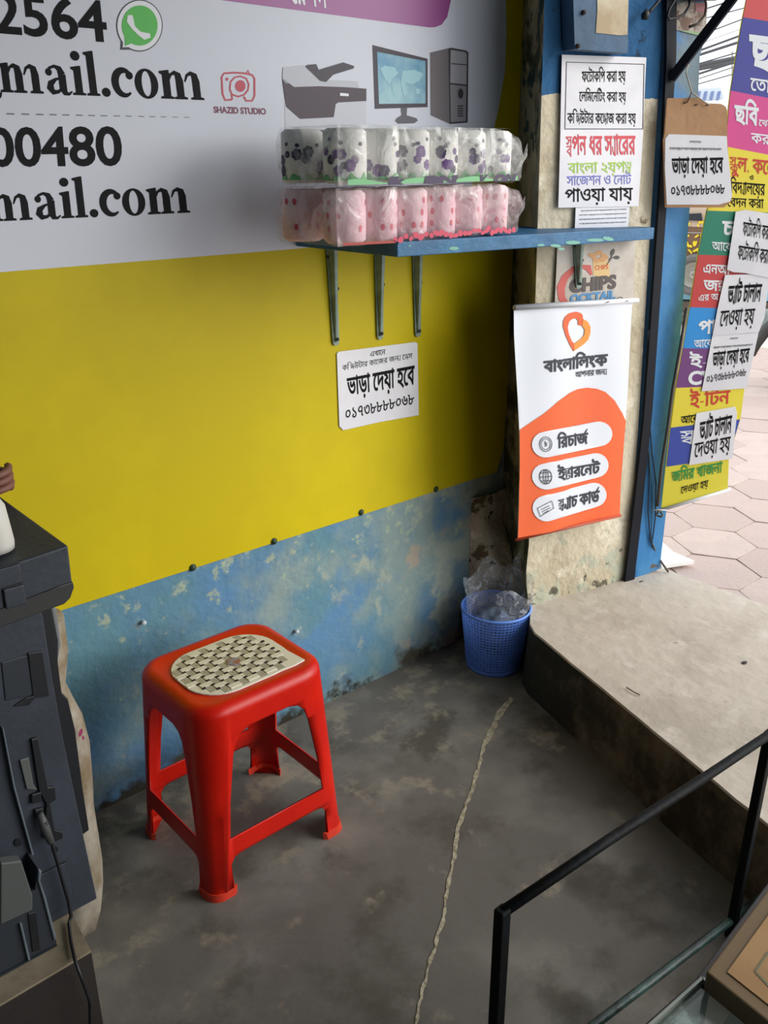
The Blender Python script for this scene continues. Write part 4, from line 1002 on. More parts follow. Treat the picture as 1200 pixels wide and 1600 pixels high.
# ================================================================= red stool
red = mat('red_plastic', (204, 24, 3), .36, (190, 18, 2), 5, 1, spec=.4)
def make_stool():
    SH = .468
    # outer rounded rectangle at height z (centre, half sizes, corner radius)
    def geo(z):
        u = max(0, min(1, z / (SH - .02)))
        fl_ = .003 * max(0, 1 - z / .03)
        x0 = .698 + (.706 - .698) * u - fl_; x1 = 1.064 + (1.042 - 1.064) * u + fl_
        y0 = 1.366 + (1.372 - 1.366) * u - fl_; y1 = 1.692 + (1.664 - 1.692) * u + fl_
        if z > SH - .02: pass
        r = .034 + .034 * u
        return x0, x1, y0, y1, r
    def pos(s, z, inset=0):
        x0, x1, y0, y1, r = geo(z); x0 += inset; x1 -= inset; y0 += inset; y1 -= inset; r = max(.004, r - inset)
        # s in [0,8): corner arcs at integer odd segments; 0-1 front straight, 1-2 corner FR, 2-3 right ... 
        k = int(s) % 8; t = s - int(s)
        cs_ = [(x1 - r, y0 + r, -90), (x1 - r, y1 - r, 0), (x0 + r, y1 - r, 90), (x0 + r, y0 + r, 180)]
        if k % 2 == 1:
            cx, cy, a = cs_[(k - 1) // 2]; an = math.radians(a + 90 * t); return (cx + r * math.cos(an), cy + r * math.sin(an), z)
        if k == 0: return (x0 + r + (x1 - x0 - 2 * r) * t, y0, z)
        if k == 2: return (x1, y0 + r + (y1 - y0 - 2 * r) * t, z)
        if k == 4: return (x1 - r - (x1 - x0 - 2 * r) * t, y1, z)
        return (x0, y1 - r - (y1 - y0 - 2 * r) * t, z)
    top = SH - .022
    # unrolled panel: width unit 10 per straight, 5 per corner; heights in mm*.1
    def S_(X):   # X in [0,60) -> s
        seg = X / 15.; k = int(seg); r = seg - k
        return 2 * k + (r * 1.5 if r < 2 / 3 else 1 + (r - 2 / 3) * 3)
    loops = []; outline = []
    Hm = top * 100
    bot = []
    for k in range(4):
        o = 15 * k; slo = .9
        bot += [(o + .7, 0), (o + .4, 8.2), (o + .7, 9.6), (o + 1.3, 10.0), (o + 8.7, 10.0), (o + 9.3, 9.6), (o + 9.6, 8.2), (o + 9.3, 0)]
    bot = [(0, 0)] + bot + [(60, 0)]
    tx = []
    for q in range(97):
        s8 = 8 * q / 96; k2 = min(3, int(s8 / 2)); s1 = s8 - 2 * k2; tx.append((15 * (k2 + (s1 / 1.5 if s1 < 1 else 2 / 3 + (s1 - 1) / 3)), Hm))
    loops.append(ccw(tx[::-1] + bot))
    for k in range(4):
        o = 15 * k
        hole = [(o + .3, 14.6), (o + 9.7, 14.6), (o + 9.7, 24), (o + 9.4, 35.0), (o + 9.1, 37.8), (o + 8.4, 39.6), (o + 7.2, 40.4), (o + 2.8, 40.4), (o + 1.6, 39.6), (o + .9, 37.8), (o + .6, 35.0), (o + .3, 24)]
        loops.append(ccw(hole)[::-1])
    V, F = fill(loops, 1.25)
    used = sorted({i for t in F for i in t}); ix = {a: i for i, a in enumerate(used)}
    P_ = [pos(S_(min(59.9999, V[a][0])), V[a][1] / 100) for a in used]; F = [tuple(ix[i] for i in t) for t in F]
    # top shell rings
    N = 96; rings = [(top, 0), (SH - .012, .003), (SH - .005, .009), (SH - .001, .018), (SH, .027), (SH - .002, .034)]
    base = len(P_); 
    for (z, ins) in rings:
        for k in range(N): P_.append(pos(8 * k / N, z if z < SH else z, ins) if True else None)
    for j in range(len(rings) - 1):
        for k in range(N): F.append((base + j * N + k, base + j * N + (k + 1) % N, base + (j + 1) * N + (k + 1) % N, base + (j + 1) * N + k))
    F.append(tuple(base + (len(rings) - 1) * N + k for k in range(N)))
    t = thing('plastic_stool', 'red plastic stool with a white woven-pattern seat inset standing by the wall', 'stool', (.88, 1.53, 0))
    me_o = obj('stool_body', P_, F, red, t)
    bm = bmesh.new(); bm.from_mesh(me_o.data); bmesh.ops.remove_doubles(bm, verts=bm.verts, dist=.0006); bmesh.ops.recalc_face_normals(bm, faces=bm.faces)
    for f_ in bm.faces: f_.smooth = True
    bm.to_mesh(me_o.data); bm.free()
    so_ = me_o.modifiers.new('solid', 'SOLIDIFY'); so_.thickness = .005; so_.offset = -1
    # feet pads: slightly proud clear-red lips
    for cx, cy, sx_, sy_ in ((.690, 1.352, -1, -1), (1.066, 1.352, 1, -1), (1.066, 1.700, 1, 1), (.690, 1.700, -1, 1)):
        pts = []
        for a in np.linspace(0, 1, 12):
            k = {(-1, -1): 7, (1, -1): 1, (1, 1): 3, (-1, 1): 5}[(sx_, sy_)]
            q0 = pos(k - .08 + 1.16 * a if k - .08 + 1.16 * a < 8 else k - .08 + 1.16 * a - 8, .0, -.001); q1 = pos((k - .08 + 1.16 * a) % 8, .018, -.0015); pts.append((q0, q1))
        V = []; F = []
        for q0, q1 in pts: V += [q0, q1, (q1[0] - sx_ * .006, q1[1] - sy_ * .006, q1[2] + .002), (q0[0] - sx_ * .008, q0[1] - sy_ * .008, 0)]
        for i in range(len(pts) - 1):
            for k in range(4): F.append((i * 4 + k, (i + 1) * 4 + k, (i + 1) * 4 + (k + 1) % 4, i * 4 + (k + 1) % 4))
        F += [(0, 1, 2, 3), tuple((len(pts) - 1) * 4 + k for k in (3, 2, 1, 0))]
        obj('foot', V, F, M_('red_foot', (222, 62, 40), .35), t)
    # white inset
    wx0, wx1, wy0, wy1 = .748, .998, 1.412, 1.616; r = .080
    ol = rrect(wx0, wy0, wx1, wy1, r, 8)
    # the corner near the front right is square, a little lifted
    ol = [p for p in ol if not (p[0] > wx1 - r + .02 and p[1] < wy0 + r - .02)]
    cut = [(wx1 - .025, wy0), (wx1 + .004, wy0 + .004), (wx1, wy0 + .05)]
    ol = sorted(ol + cut, key=lambda p: math.atan2((p[1] - 1.513) , (p[0] - .875)))
    z0 = SH - .0025
    insm = M_('white_plastic', (226, 222, 206), .5)
    v, f = prism([(x, y, z0) for x, y in ol], [(x, y, z0 + .004) for x, y in ol]); ins = bevel(obj('seat_inset', v, f, insm, t), .0015)
    # weave: raised pads, ribbed pads, dark holes
    cw, chh = .0225, .0205; bars, ribs, holes = [], [], []
    def inside(x, y, m_=.012):
        dx_ = max(abs(x - (wx0 + wx1) / 2) - ((wx1 - wx0) / 2 - r), 0); dy_ = max(abs(y - (wy0 + wy1) / 2) - ((wy1 - wy0) / 2 - r), 0)
        return math.hypot(dx_, dy_) < r - m_
    zt_ = z0 + .004
    for i in range(-6, 7):
        for j in range(-5, 6):
            x = .875 + i * cw; y = 1.513 + j * chh
            if not inside(x, y): continue
            if (i + j) % 2 == 0:
                bars.append(boxv(x - cw * .60, x + cw * .60, y - chh * .34, y + chh * .34, zt_ - .001, zt_ + .0016))
            else:
                for q in range(4):
                    xx = x - cw * .30 + q * cw * .2; ribs.append(boxv(xx - .0009, xx + .0009, y - chh * .62, y + chh * .62, zt_ - .001, zt_ + .0006))
    for i in range(-6, 6):
        for j in range(-5, 5):
            x = .875 + (i + .5) * cw; y = 1.513 + (j + .5) * chh
            if inside(x, y, .016) and not (abs(x - .875) < .02 and abs(y - 1.513) < .015): holes.append(boxv(x - .0040, x + .0040, y - .0029, y + .0029, zt_ - .001, zt_ + .0019))
    v, f = join(*bars); obj('woven_bars', v, f, insm, ins)['kind'] = 'stuff'
    v, f = join(*ribs); obj('weave_ribs', v, f, M_('rib_grey', (158, 153, 138), .6), ins)['kind'] = 'stuff'
    v, f = join(*holes); obj('weave_holes', v, f, M_('hole_dark', (34, 14, 12), .8), ins)['kind'] = 'stuff'
    v, f = lathe([(.016, 0), (.016, .0025), (.012, .003)], (.878, 1.512, zt_), 20); lb = obj('seat_badge', v, f, mat('badge', (130, 150, 170), .3, (150, 80, 60), 60, 1), ins); lb['label'] = 'small round picture badge'
    return t
make_stool()

# ================================================================= basket with liner
bc = hz((771, 1036), 0); BX, BY = bc[0], bc[1]
RB0, RB1, BH = .084, .106, .205
bkm = M_('basket_blue', (104, 148, 236), .45)
bt = thing('waste_basket', 'blue perforated plastic waste basket lined with clear plastic in the wall corner', 'basket', (BX, BY, 0))
parts_ = []
def bring(z, r, hh, th=.003, seg=40):
    return lathe([(r, z), (r + th, z), (r + th, z + hh), (r, z + hh), (r, z)], (BX, BY, 0), seg)
for k in range(19):
    z = .012 + k * .0098; r = RB0 + (RB1 - RB0) * z / BH; v, f = bring(z, r, .0032); parts_.append((v, f[:-2]))
for k in range(56):
    t = 2 * math.pi * k / 56; p0 = (BX + (RB0 + .001) * math.cos(t), BY + (RB0 + .001) * math.sin(t), .01); p1 = (BX + (RB1 + .001) * math.cos(t), BY + (RB1 + .001) * math.sin(t), BH)
    parts_.append(barv(p0, p1, .0032, .003, (-math.sin(t), math.cos(t), 0)))
v, f = join(*parts_); obj('lattice_wall', v, f, bkm, bt)
v, f = lathe([(.01, .0), (RB0 + .002, .0), (RB0 + .003, .014), (RB0 - .002, .014), (RB0 - .004, .004), (.01, .004)], (BX, BY, 0), 40); obj('base', v, f, bkm, bt, True)
v, f = lathe([(RB1 - .001, BH - .007), (RB1 + .004, BH - .006), (RB1 + .004, BH), (RB1, BH + .002), (RB1 - .002, BH - .002)], (BX, BY, 0), 40); obj('rim', v, f[:-2], bkm, bt, True)
# lower band closed web
v, f = lathe([(RB0 - .001, .01), (RB0 + .0035, .075)], (BX, BY, 0), 40); obj('inner_web_wall', v, f[:-2], mat('basket_blue_rough', (72, 112, 206), .5, (120, 156, 226), 90, 1, .6, 90), bt, True).name = 'inner_wall'
V = []; F = []; n = 60; rows = 16
for j in range(rows + 1):
    u = j / rows; z = .02 + u * (BH + .085)
    for k in range(n):
        t = 2 * math.pi * k / n; r = (RB0 - .006) + (RB1 - RB0) * min(1, z / BH); ex = max(0, z - BH)
        r += ex * .10 + noise.noise(Vector((math.cos(t) * 2.2, math.sin(t) * 2.2, z * 9))) * (.004 + ex * .28)
        r = min(r, .116)
        zz = z + (noise.noise(Vector((math.cos(t) * 1.5, math.sin(t) * 1.5, 4))) * .06 * (ex / .085))
        V.append((BX + r * math.cos(t), BY + r * math.sin(t) * (1 if math.sin(t) < 0 else .8), zz))
for j in range(rows):
    for k in range(n): F.append((j * n + k, j * n + (k + 1) % n, (j + 1) * n + (k + 1) % n, (j + 1) * n + k))
obj('plastic_liner', V, F, clear('liner_film', (224, 230, 240), .26, .15, 1, 30), bt, True)
# crumpled scrap in the basket
def crumple(name, c, r, m, seed, sq=(1, 1, 1), parent=None, sub=3):
    bm = bmesh.new(); bmesh.ops.create_icosphere(bm, subdivisions=sub, radius=1)
    V = []
    for v in bm.verts:
        p = v.co.normalized(); k = 1 + .28 * noise.noise(p * 2.1 + Vector((seed, 0, 0))) + .14 * noise.noise(p * 5 + Vector((0, seed, 0)))
        V.append((c[0] + p.x * r * k * sq[0], c[1] + p.y * r * k * sq[1], c[2] + p.z * r * k * sq[2]))
    F = [tuple(v.index for v in f_.verts) for f_ in bm.faces]; bm.free()
    return obj(name, V, F, m, parent)
o = crumple('crumpled_rubbish', (BX, BY, .12), .066, mat('rubbish', (96, 116, 150), .8, (70, 84, 96), 14, 1), 3, (1, 1, 1.1)); tag(o, 'crumpled bluish rubbish inside the blue waste basket', 'rubbish')
# small bits on the floor
def bit(px, z, r, m, lab, sd_, name='scrap', cat='scrap'):
    q = hz(px, z); o = crumple(name, (q[0], q[1], z + r * .18), r, m, sd_, (1.4, .8, .22), None, 2); tag(o, lab, cat)
bit((995, 1222), 0, .014, M_('leaf_brown', (52, 42, 28), .9), 'tiny dark dried leaf on the dark floor near the step', 1, 'dry_leaf', 'leaf')
bit((1163, 1036), ST, .008, M_('leaf_dark', (60, 54, 50), .9), 'tiny dark chip lying on the pale ledge at the right', 4, 'stone_chip', 'chip')
bit((944, 1137), 0, .007, M_('bit_pale', (186, 180, 164), .9), 'tiny pale scrap on the floor along the step', 2, 'paper_scrap', 'scrap')
tw = tube('dry_twig', [hz((979, 1074), ST + .004), hz((990, 1081), ST + .006), hz((1000, 1086), ST + .004)], .0018, M_('twig', (110, 96, 76), .9), None, 5); tag(tw, 'short dry twig lying on the pale ledge', 'twig')
# white board on the pavement behind the post
gp = Plane((0, 0, ST + .012), (0, 0, 1))
wb = slab('white_board', [(1022, 842), (1034, 846), (1052, 862), (1085, 876), (1060, 880), (1034, 884), (1031, 866)], gp, 0, .012, M_('board_white', (236, 236, 232), .7)); tag(wb, 'white flat board lying on the pavement behind the foot of the blue post', 'board')

# ================================================================= copier on its low plinth
PZ = .2
c0 = hz((152, 1405), PZ); CY = c0[1]
CP = Plane((0, CY, 0), (0, -1, 0)); CPH = Plane((0, CY - .05, 0), (0, -1, 0))
dk = mat('copier_grey', (52, 58, 68), .55, (45, 51, 59), 6, 1, .1, 80); dk2 = M_('copier_black', (22, 24, 28), .5); dk3 = M_('copier_edge', (94, 104, 112), .45); dk4 = M_('copier_mid', (42, 47, 54), .5)
cop = thing('photocopier', 'large dark grey photocopier cabinet at the left edge of the view', 'copier', (c0[0] - .25, CY + .12, PZ))
def cslab(n, k, pts, lift, th, m, sf=CP, par=cop): return bevel(slab(n, K(k, *pts) if k else pts, sf, lift, th, m, par), .002)
cslab('cabinet', 0, [(-90, 990), (60, 950), (67, 962), (82, 1060), (98, 1150), (125, 1280), (152, 1405), (72, 1447), (-90, 1535)], 0, .26, dk)
cslab('side_rail', 0, [(62, 946), (86, 946), (97, 1010), (99, 1050), (104, 1090), (114, 1100), (125, 1147), (137, 1240), (147, 1306), (136, 1314), (154, 1404), (150, 1404), (96, 1150), (66, 962)], -.02, .2, dk2)
cslab('side_frame', 0, [(86, 946), (97, 960), (104, 1015), (98, 1045), (98, 1010)], -.022, .2, M_('copier_light', (120, 124, 126), .5))
# head
zt_h = CPH((107, 852))[2]
hpts = [(-90, 918), (107, 852), (113, 905), (115, 917), (109, 934), (100, 943), (-90, 1013)]
hv = [CPH(p) for p in hpts]; hb_ = []
br_ = hz((22, 768), zt_h)
back = []
for p, q in zip(hpts, hv):
    yb = min(YW - .03, br_[1]); back.append((min(q[0], br_[0]) if p[0] > 0 else q[0] - .0, yb, q[2]))
v, f = prism([tuple(q) for q in hv], back); bevel(obj('scanner_head', v, f, dk, cop), .004)
cslab('head_lip', 0, [(-88, 985), (100, 912), (113, 908), (115, 917), (109, 934), (100, 943), (-88, 1012)], .003, .01, mat('copier_brownish', (50, 50, 50), .5), CPH)
for q in ([(-20, 672), (103, 637), (122, 742), (-20, 782)], [(12, 784), (126, 752), (143, 858), (28, 893)]):
    cx = sum(p[0] for p in q) / 4; cy = sum(p[1] for p in q) / 4
    cslab('button_gap', 14, [(cx + (x - cx) * 1.1, cy + (y - cy) * 1.1) for x, y in q], .001, .002, dk2, CPH)
    cslab('control_button', 14, q, .005, .004, dk, CPH)
# cabinet details
cslab('recess_panel', 14, [(5, 1188), (150, 1147), (182, 1370), (28, 1402)], .002, .003, dk4)
cslab('recess', 14, [(150, 1135), (230, 1122), (270, 1372), (190, 1384), (160, 1425), (70, 1432), (140, 1385), (178, 1372)], .0035, .003, dk2)
cslab('latch', 15, [(150, 168), (183, 160), (235, 408), (268, 405), (275, 470), (245, 490), (270, 620), (305, 630), (310, 665), (265, 682), (215, 655), (225, 490), (190, 425)], .006, .006, dk2)
cslab('latch_guide', 15, [(95, 275), (140, 262), (165, 400), (185, 425), (130, 420)], .004, .004, M_('copier_olive', (84, 88, 84)))
cslab('latch_catch', 15, [(150, 445), (200, 430), (200, 480), (150, 492)], .007, .006, dk2)
cslab('latch_catch', 15, [(165, 520), (210, 510), (215, 555), (175, 560)], .007, .006, dk2)
for q in ((275, 722, 13), (88, 688, 18)):
    flat('port', [ccw(K(15, *ell(q[0], q[1], q[2], q[2] * 1.1)))], CP, .003, dk2, cop)
dr = [(180, 858), (325, 787), (370, 985), (225, 1055)]
cslab('access_door_gap', 15, [(176, 855), (328, 780), (376, 988), (224, 1062)], .001, .002, dk2)
cslab('access_door', 15, dr, .004, .003, dk)
cslab('edge_strip', 15, [(0, 108), (8, 106), (66, 400), (160, 740), (150, 745), (56, 402)], .01, .01, dk3)
cslab('paper_tray', 15, [(-120, 950), (120, 850), (133, 742), (150, 752), (150, 800), (168, 850), (218, 1060), (240, 1180), (265, 1295), (150, 1350), (-120, 1470)], .05, .055, dk4)
cslab('tray_edge', 15, [(133, 742), (150, 752), (142, 800), (170, 880), (222, 1075), (212, 1098), (155, 880), (130, 800)], .054, .006, dk3)
cslab('tray_slot', 15, [(84, 960), (122, 950), (146, 1140), (108, 1152)], .0525, .004, dk2)
cslab('tray_edge', 15, [(38, 1008), (50, 1002), (106, 1240), (94, 1252)], .056, .008, dk3)  # highlight along the tray edge, put into a paler slab
cslab('tray_block', 15, [(-60, 700), (42, 690), (98, 862), (98, 930), (-60, 1000)], .06, .02, M_('copier_lit_olive', (76, 80, 78)))  # creamy light on this edge piece is put into its paler colour
cslab('tray_foot', 15, [(-120, 1290), (240, 1185), (262, 1295), (150, 1350), (-120, 1470)], .056, .01, dk4)
for ch in cop.children:
    for vv in ch.data.vertices:
        lim = PZ + .001 - WPOS[ch][2]
        if vv.co.z < lim: vv.co.z = lim
# things on the head
q = hz((-9, 858), zt_h); v, f = lathe([(.0, 0), (.030, 0), (.031, .01), (.026, .07), (.016, .088), (.014, .10), (0.002, .10)], q, 28)
tag(obj('white_bottle', v, f, M_('bottle_white', (206, 204, 196), .45), None, True), 'white plastic bottle standing on top of the photocopier, cut by the frame', 'bottle')
q = hz((-12, 775), zt_h)
pts = [(q[0] + .035 * math.cos(t) , q[1] + .035 * math.sin(t), zt_h + .008 + .0022 * t) for t in np.linspace(0, 6.28 * 3, 60)]
tag(tube('cable_coil', pts, .007, M_('coil_brown', (120, 78, 66), .6), None, 6), 'coil of brownish cable on the back of the photocopier top', 'cable')
# power cord
cp = [CP(K(15, p), .02) for p in [(205, 560), (215, 600), (240, 680), (275, 800), (318, 950), (333, 1030)]]
cp += [hz(K(15, (344, 1095)), PZ + .005), hz(K(15, (354, 1185)), PZ + .005), hz(K(15, (370, 1262)), PZ + .005)]
CPL = Plane((0, hz((142, 1484), PZ)[1] - .03, 0), (0, -1, 0))
fl2 = [CPL(K(15, p)) for p in [(378, 1290), (415, 1390), (450, 1490), (452, 1600), (440, 1720)]]
cd = thing('usb_cable', 'thin black cable plugged into the photocopier front and hanging to the floor', 'cable', cp[0])
tube('cord', cp + fl2, .0032, blackp, cd, 6)
tube('plug', [CP(K(15, (185, 530)), .012), CP(K(15, (205, 590)), .016), CP(K(15, (232, 660)), .022)], [.006, .0085, .006], M_('plug_grey', (70, 72, 70)), cd, 8)
# plinth
k0 = hz((142, 1484), PZ); k1 = hz((112, 1428), PZ)
ply = [(k0[0], k0[1]), (k1[0] + (k1[0] - k0[0]) * 2.2, k1[1] + (k1[1] - k0[1]) * 2.2), (-.5, YW - .25), (-.5, k0[1] - .02)]
pl = obj('wooden_plinth', *prism([(x, y, 0) for x, y in ply], [(x, y, PZ - .006) for x, y in ply]), mat('dark_board', (44, 38, 34), .7, (36, 30, 28), 5, 1, .2, 20)); tag(pl, 'low dark wooden plinth carrying the photocopier, in the lower left corner', 'plinth')
cx_ = sum(p[0] for p in ply) / 4
obj('cardboard_top', *prism([(x, y, PZ - .006) for x, y in ply], [(x, y, PZ - .001) for x, y in ply]), mat('pale_card', (150, 138, 116), .85, (120, 108, 88), 6, 1), pl)
# white sack behind
sil = [(96, 955), (103, 1005), (99, 1060), (112, 1085), (126, 1110), (136, 1150), (140, 1200), (143, 1250), (150, 1290), (156, 1330), (158, 1365), (156, 1395), (148, 1425)]
SP = Plane((0, 1.52, 0), (0, -1, 0)); V = []; F = []; n = 26
for j, p in enumerate(sil):
    q = SP(p); rx_ = .05; z = max(q[2], .0)
    for k in range(n):
        t = 2 * math.pi * k / n; w_ = noise.noise(Vector((math.cos(t) * 2, math.sin(t) * 2, z * 9))) * .008
        V.append((q[0] - rx_ + (rx_ + w_ * (1 if math.cos(t) < .5 else .2)) * math.cos(t), 1.52 + (.055 + w_) * math.sin(t), z))
for j in range(len(sil) - 1):
    for k in range(n): F.append((j * n + k, (j + 1) * n + k, (j + 1) * n + (k + 1) % n, j * n + (k + 1) % n))
F += [tuple(range(n)), tuple(range((len(sil) - 1) * n, len(sil) * n))[::-1]]
sk = obj('plastic_sack', V, F, mat('white_sack', (160, 152, 138), .6, (122, 106, 80), 9, 1, .6, 20), None, True); tag(sk, 'dirty white plastic sack wedged behind the photocopier by the wall', 'sack')
flat('printed_mark', [ccw(K(15, *ell(400, 140, 9, 22, 10, rot=.3))), ccw(K(15, *ell(412, 165, 6, 12, 10)))], Plane((0, 1.46, 0), (0, -1, 0)), .003, M_('mark_magenta', (150, 50, 90)), sk)

# ================================================================= iron rack, lower right
RZ = .5
ra = hz((785, 1425), RZ); rb = hz((1203, 1147), RZ); zb_ = .045
rm = mat('black_painted_iron', (16, 14, 14), .6, (10, 16, 20), 9, 1, .2, 60, spec=.15); rm2 = mat('green_black_iron', (20, 34, 34), .45, (50, 84, 78), 14, 1, .2, 60, spec=.6)
rk = thing('iron_rack', 'black iron rod frame standing on the floor at the lower right', 'rack', ((ra[0] + rb[0]) / 2, (ra[1] + rb[1]) / 2, 0))
ra_, rb_ = Vector(ra), Vector(rb)
low_a = Vector((ra[0], ra[1], zb_)); low_b = Vector((rb[0], rb[1], zb_))
tube('top_rail', [ra_, ra_.lerp(rb_, .33) + Vector((0, 0, .003)), ra_.lerp(rb_, .7), rb_, rb_ + (rb_ - ra_).normalized() * .2], .0085, rm, rk, 10)
bl_ = hz((930, 1600), zb_); bm_ = hz((1145, 1436), zb_); dd = Vector(bm_ - bl_).normalized()
tube('lower_rail', [Vector(bl_) - dd * .12, Vector(bl_), Vector(bm_), Vector(bm_) + dd * .3], .0085, rm2, rk, 10)
v, f = barv(ra_ + Vector((0, 0, .006)), (ra[0], ra[1], 0), .020, .018, (1, 0, 0)); bevel(obj('upright', v, f, rm, rk), .003)
v, f = barv(rb_ + Vector((0, 0, .006)), (bm_[0], bm_[1], 0), .020, .018, (1, 0, 0)); bevel(obj('upright', v, f, rm, rk), .003)

# display case with the tan box lid
DZ = .47
e0 = hz((1103, 1518), DZ); e1 = hz((1212, 1372), DZ); e2 = hz((1212, 1606), DZ)
print('case', e0, e1, e2, 'rack', ra, rb, bl_, bm_)
E0, E1, E2 = Vector(e0), Vector(e1), Vector(e2)
u1 = (E1 - E0).normalized(); u2 = (E2 - E0).normalized()
BXL = .30
tanm = mat('tan_card_box', (176, 138, 92), .7, (160, 122, 78), 4, 1, .1, 30); tanb = M_('tan_border', (120, 98, 70), .7)
bxr = [E0, E0 + u1 * BXL, E0 + u1 * BXL + u2 * .26, E0 + u2 * .26]
bxo = thing('cardboard_box', 'tan box with a darker border lying on the display case in the bottom right corner', 'box', E0 + u1 * .15 + u2 * .13 - Vector((0, 0, .035)))
v, f = prism([p - Vector((0, 0, .035)) for p in bxr], bxr); bevel(obj('box_body', v, f, tanb, bxo), .003)
i0 = .022
inn = [E0 + u1 * i0 + u2 * i0, E0 + u1 * (BXL - i0) + u2 * i0, E0 + u1 * (BXL - i0) + u2 * (.26 - i0), E0 + u1 * i0 + u2 * (.26 - i0)]
v, f = prism(inn, [p + Vector((0, 0, .0015)) for p in inn]); obj('lid_panel', v, f, tanm, bxo)
TPp = Plane(E0 + Vector((0, 0, .0015)), (0, 0, 1))
dm = [(1180, 1518), (1200, 1488), (1225, 1512), (1205, 1545)]
flat('printed_diamond', [stroke([dm[i], dm[(i + 1) % 4]], 3.2) for i in range(4)], TPp, .0006, M_('diamond_olive', (112, 112, 84)), bxo)
# the case below: wooden frame, glass top
FZ = DZ - .0365
f0 = hz((1097, 1532), FZ); f1 = hz((1008, 1612), FZ); F0, F1 = Vector(f0), Vector(f1)
w1 = (F1 - F0).normalized(); w2 = u2.copy()
Lw, Ld = .5, .42
case = thing('display_case', 'low glass-topped display case with dark frame under the tan box', 'display case', (F0.x + .1, F0.y - .1, 0))
cn = [F0 + u1 * .30, F0, F0 + w1 * .3, F0 + w1 * .3 + u2 * Ld, F0 + u1 * .30 + u2 * Ld]
fm = mat('dark_red_frame', (52, 40, 40), .4); fm2 = M_('silver_strip', (150, 156, 146), .35, metal=.4)
def dn(p, z): return Vector((p.x, p.y, z))
for i in range(5):
    a, b = cn[i], cn[(i + 1) % 5]; v, f = barv(a - Vector((0, 0, .012)), b - Vector((0, 0, .012)), .018, .018, (0, 0, 1)); bevel(obj('frame_bar', v, f, fm, case), .002)
    v, f = barv(dn(a, .02), dn(b, .02), .02, .02, (0, 0, 1)); obj('frame_bar', v, f, fm, case)
    v, f = barv(a - Vector((0, 0, .012)), dn(a, 0), .018, .018, (1, 0, 0)); obj('frame_post', v, f, fm, case)
    v, f = prism([dn(a, .03), dn(b, .03), dn(b, .03) + Vector((0, 0, .001)), dn(a, .03) + Vector((0, 0, .001))], [dn(a, FZ - .02), dn(b, FZ - .02), dn(b, FZ - .021), dn(a, FZ - .021)])
gls = clear('green_glass', (150, 180, 166), .45, .08, .0, 10)
v, f = prism([p - Vector((0, 0, .006)) for p in cn], [p - Vector((0, 0, .0025)) for p in cn]); obj('glass_top', v, f, gls, case)
v, f = barv(F0 + Vector((0, 0, .002)), F0 + u2 * Ld + Vector((0, 0, .002)), .008, .004, (0, 0, 1)); obj('silver_trim', v, f, fm2, case)
v, f = barv(F0 + Vector((0, 0, .002)), F0 + w1 * .3 + Vector((0, 0, .002)), .008, .004, (0, 0, 1)); obj('silver_trim', v, f, fm2, case)
v, f = prism([dn(p, .03) for p in cn], [dn(p, FZ * .55) for p in cn]); obj('stock_shelf', v, f, mat('dark_stock', (38, 48, 44), .7, (80, 96, 84), 9, 1), case)

# ================================================================= street
rg = random.Random(5)
# painted truck
tq = hz((1065, 508), ST - .05); TR = Plane(tq, (-.9, -.35, 0))
tk_ = thing('painted_truck', 'painted truck glimpsed between the blue post and the street banner', 'truck', tq)
pat = mat('truck_brown', (120, 92, 70), .6)
slab('body_side', [(1000, 352), (1300, 360), (1300, 452), (1000, 446)], TR, .0, 1.5, pat, tk_)
slab('cab_window', [(1072, 334), (1096, 333), (1098, 345), (1076, 344)], TR, .02, .05, M_('truck_window', (30, 32, 40), .2), tk_)
slab('upper_panel', [(1030, 322), (1300, 326), (1300, 364), (1030, 356)], TR, .0, 1.4, M_('truck_cream', (196, 176, 156), .6), tk_)
fl_ = []
for k in range(420):
    x = rg.uniform(1040, 1290); y = rg.uniform(345, 425)
    if 362 < y < 366: continue
    if abs(x - 1086) < 26 and y > 400: continue
    fl_.append(ccw(ell(x, y, rg.uniform(2, 5), rg.uniform(1.4, 3.0), 7, rot=rg.uniform(0, 3))))
flat('painted_flowers', fl_, TR, .012, M_('truck_yellow', (240, 214, 40), .5), tk_)['kind'] = 'stuff'
flat('painted_line', [stroke([(1000, 362), (1300, 367)], 1.2)], TR, .02, M_('truck_grey', (170, 176, 176)), tk_)
slab('lower_side', [(1000, 438), (1300, 444), (1300, 472), (1000, 466)], TR, .02, 1.4, M_('truck_sky', (150, 206, 224), .5), tk_)
slab('bumper', [(1000, 468), (1300, 474), (1300, 482), (1000, 476)], TR, .1, .3, M_('truck_bumper', (84, 72, 62), .6), tk_)
wc = TR((1086, 428), .05); e1_ = np.cross(TR.n, (0, 0, 1)); e1_ /= np.linalg.norm(e1_)
def wheel(c, R_, par, name='spare_wheel'):
    prof = [(R_ * .35, -.02), (R_ * .62, .0), (R_ * .66, .05), (R_ * .9, .075), (R_, .04), (R_, -.06), (R_ * .3, -.06)]
    v, f = lathe(prof, (0, 0, 0), 36); o = obj(name, [tuple(c + e1_ * x + np.array([0, 0, 1]) * y + TR.n * z) for x, y, z in v], f[:-2], M_('tyre', (110, 108, 106), .8), par, True)
    v, f = lathe([(.0, .02), (R_ * .12, .05), (R_ * .2, .04), (R_ * .22, .0), (R_ * .4, -.01), (R_ * .63, .03)], (0, 0, 0), 24)
    obj('hub', [tuple(c + e1_ * x + np.array([0, 0, 1]) * y + TR.n * z) for x, y, z in v], f[:-1], M_('hub_cream', (170, 168, 158), .5), o, True)
wheel(wc, .165, tk_); 
for px_ in (1062, 1240): wheel(TR((px_, 492), -.1), .11, tk_, 'road_wheel')
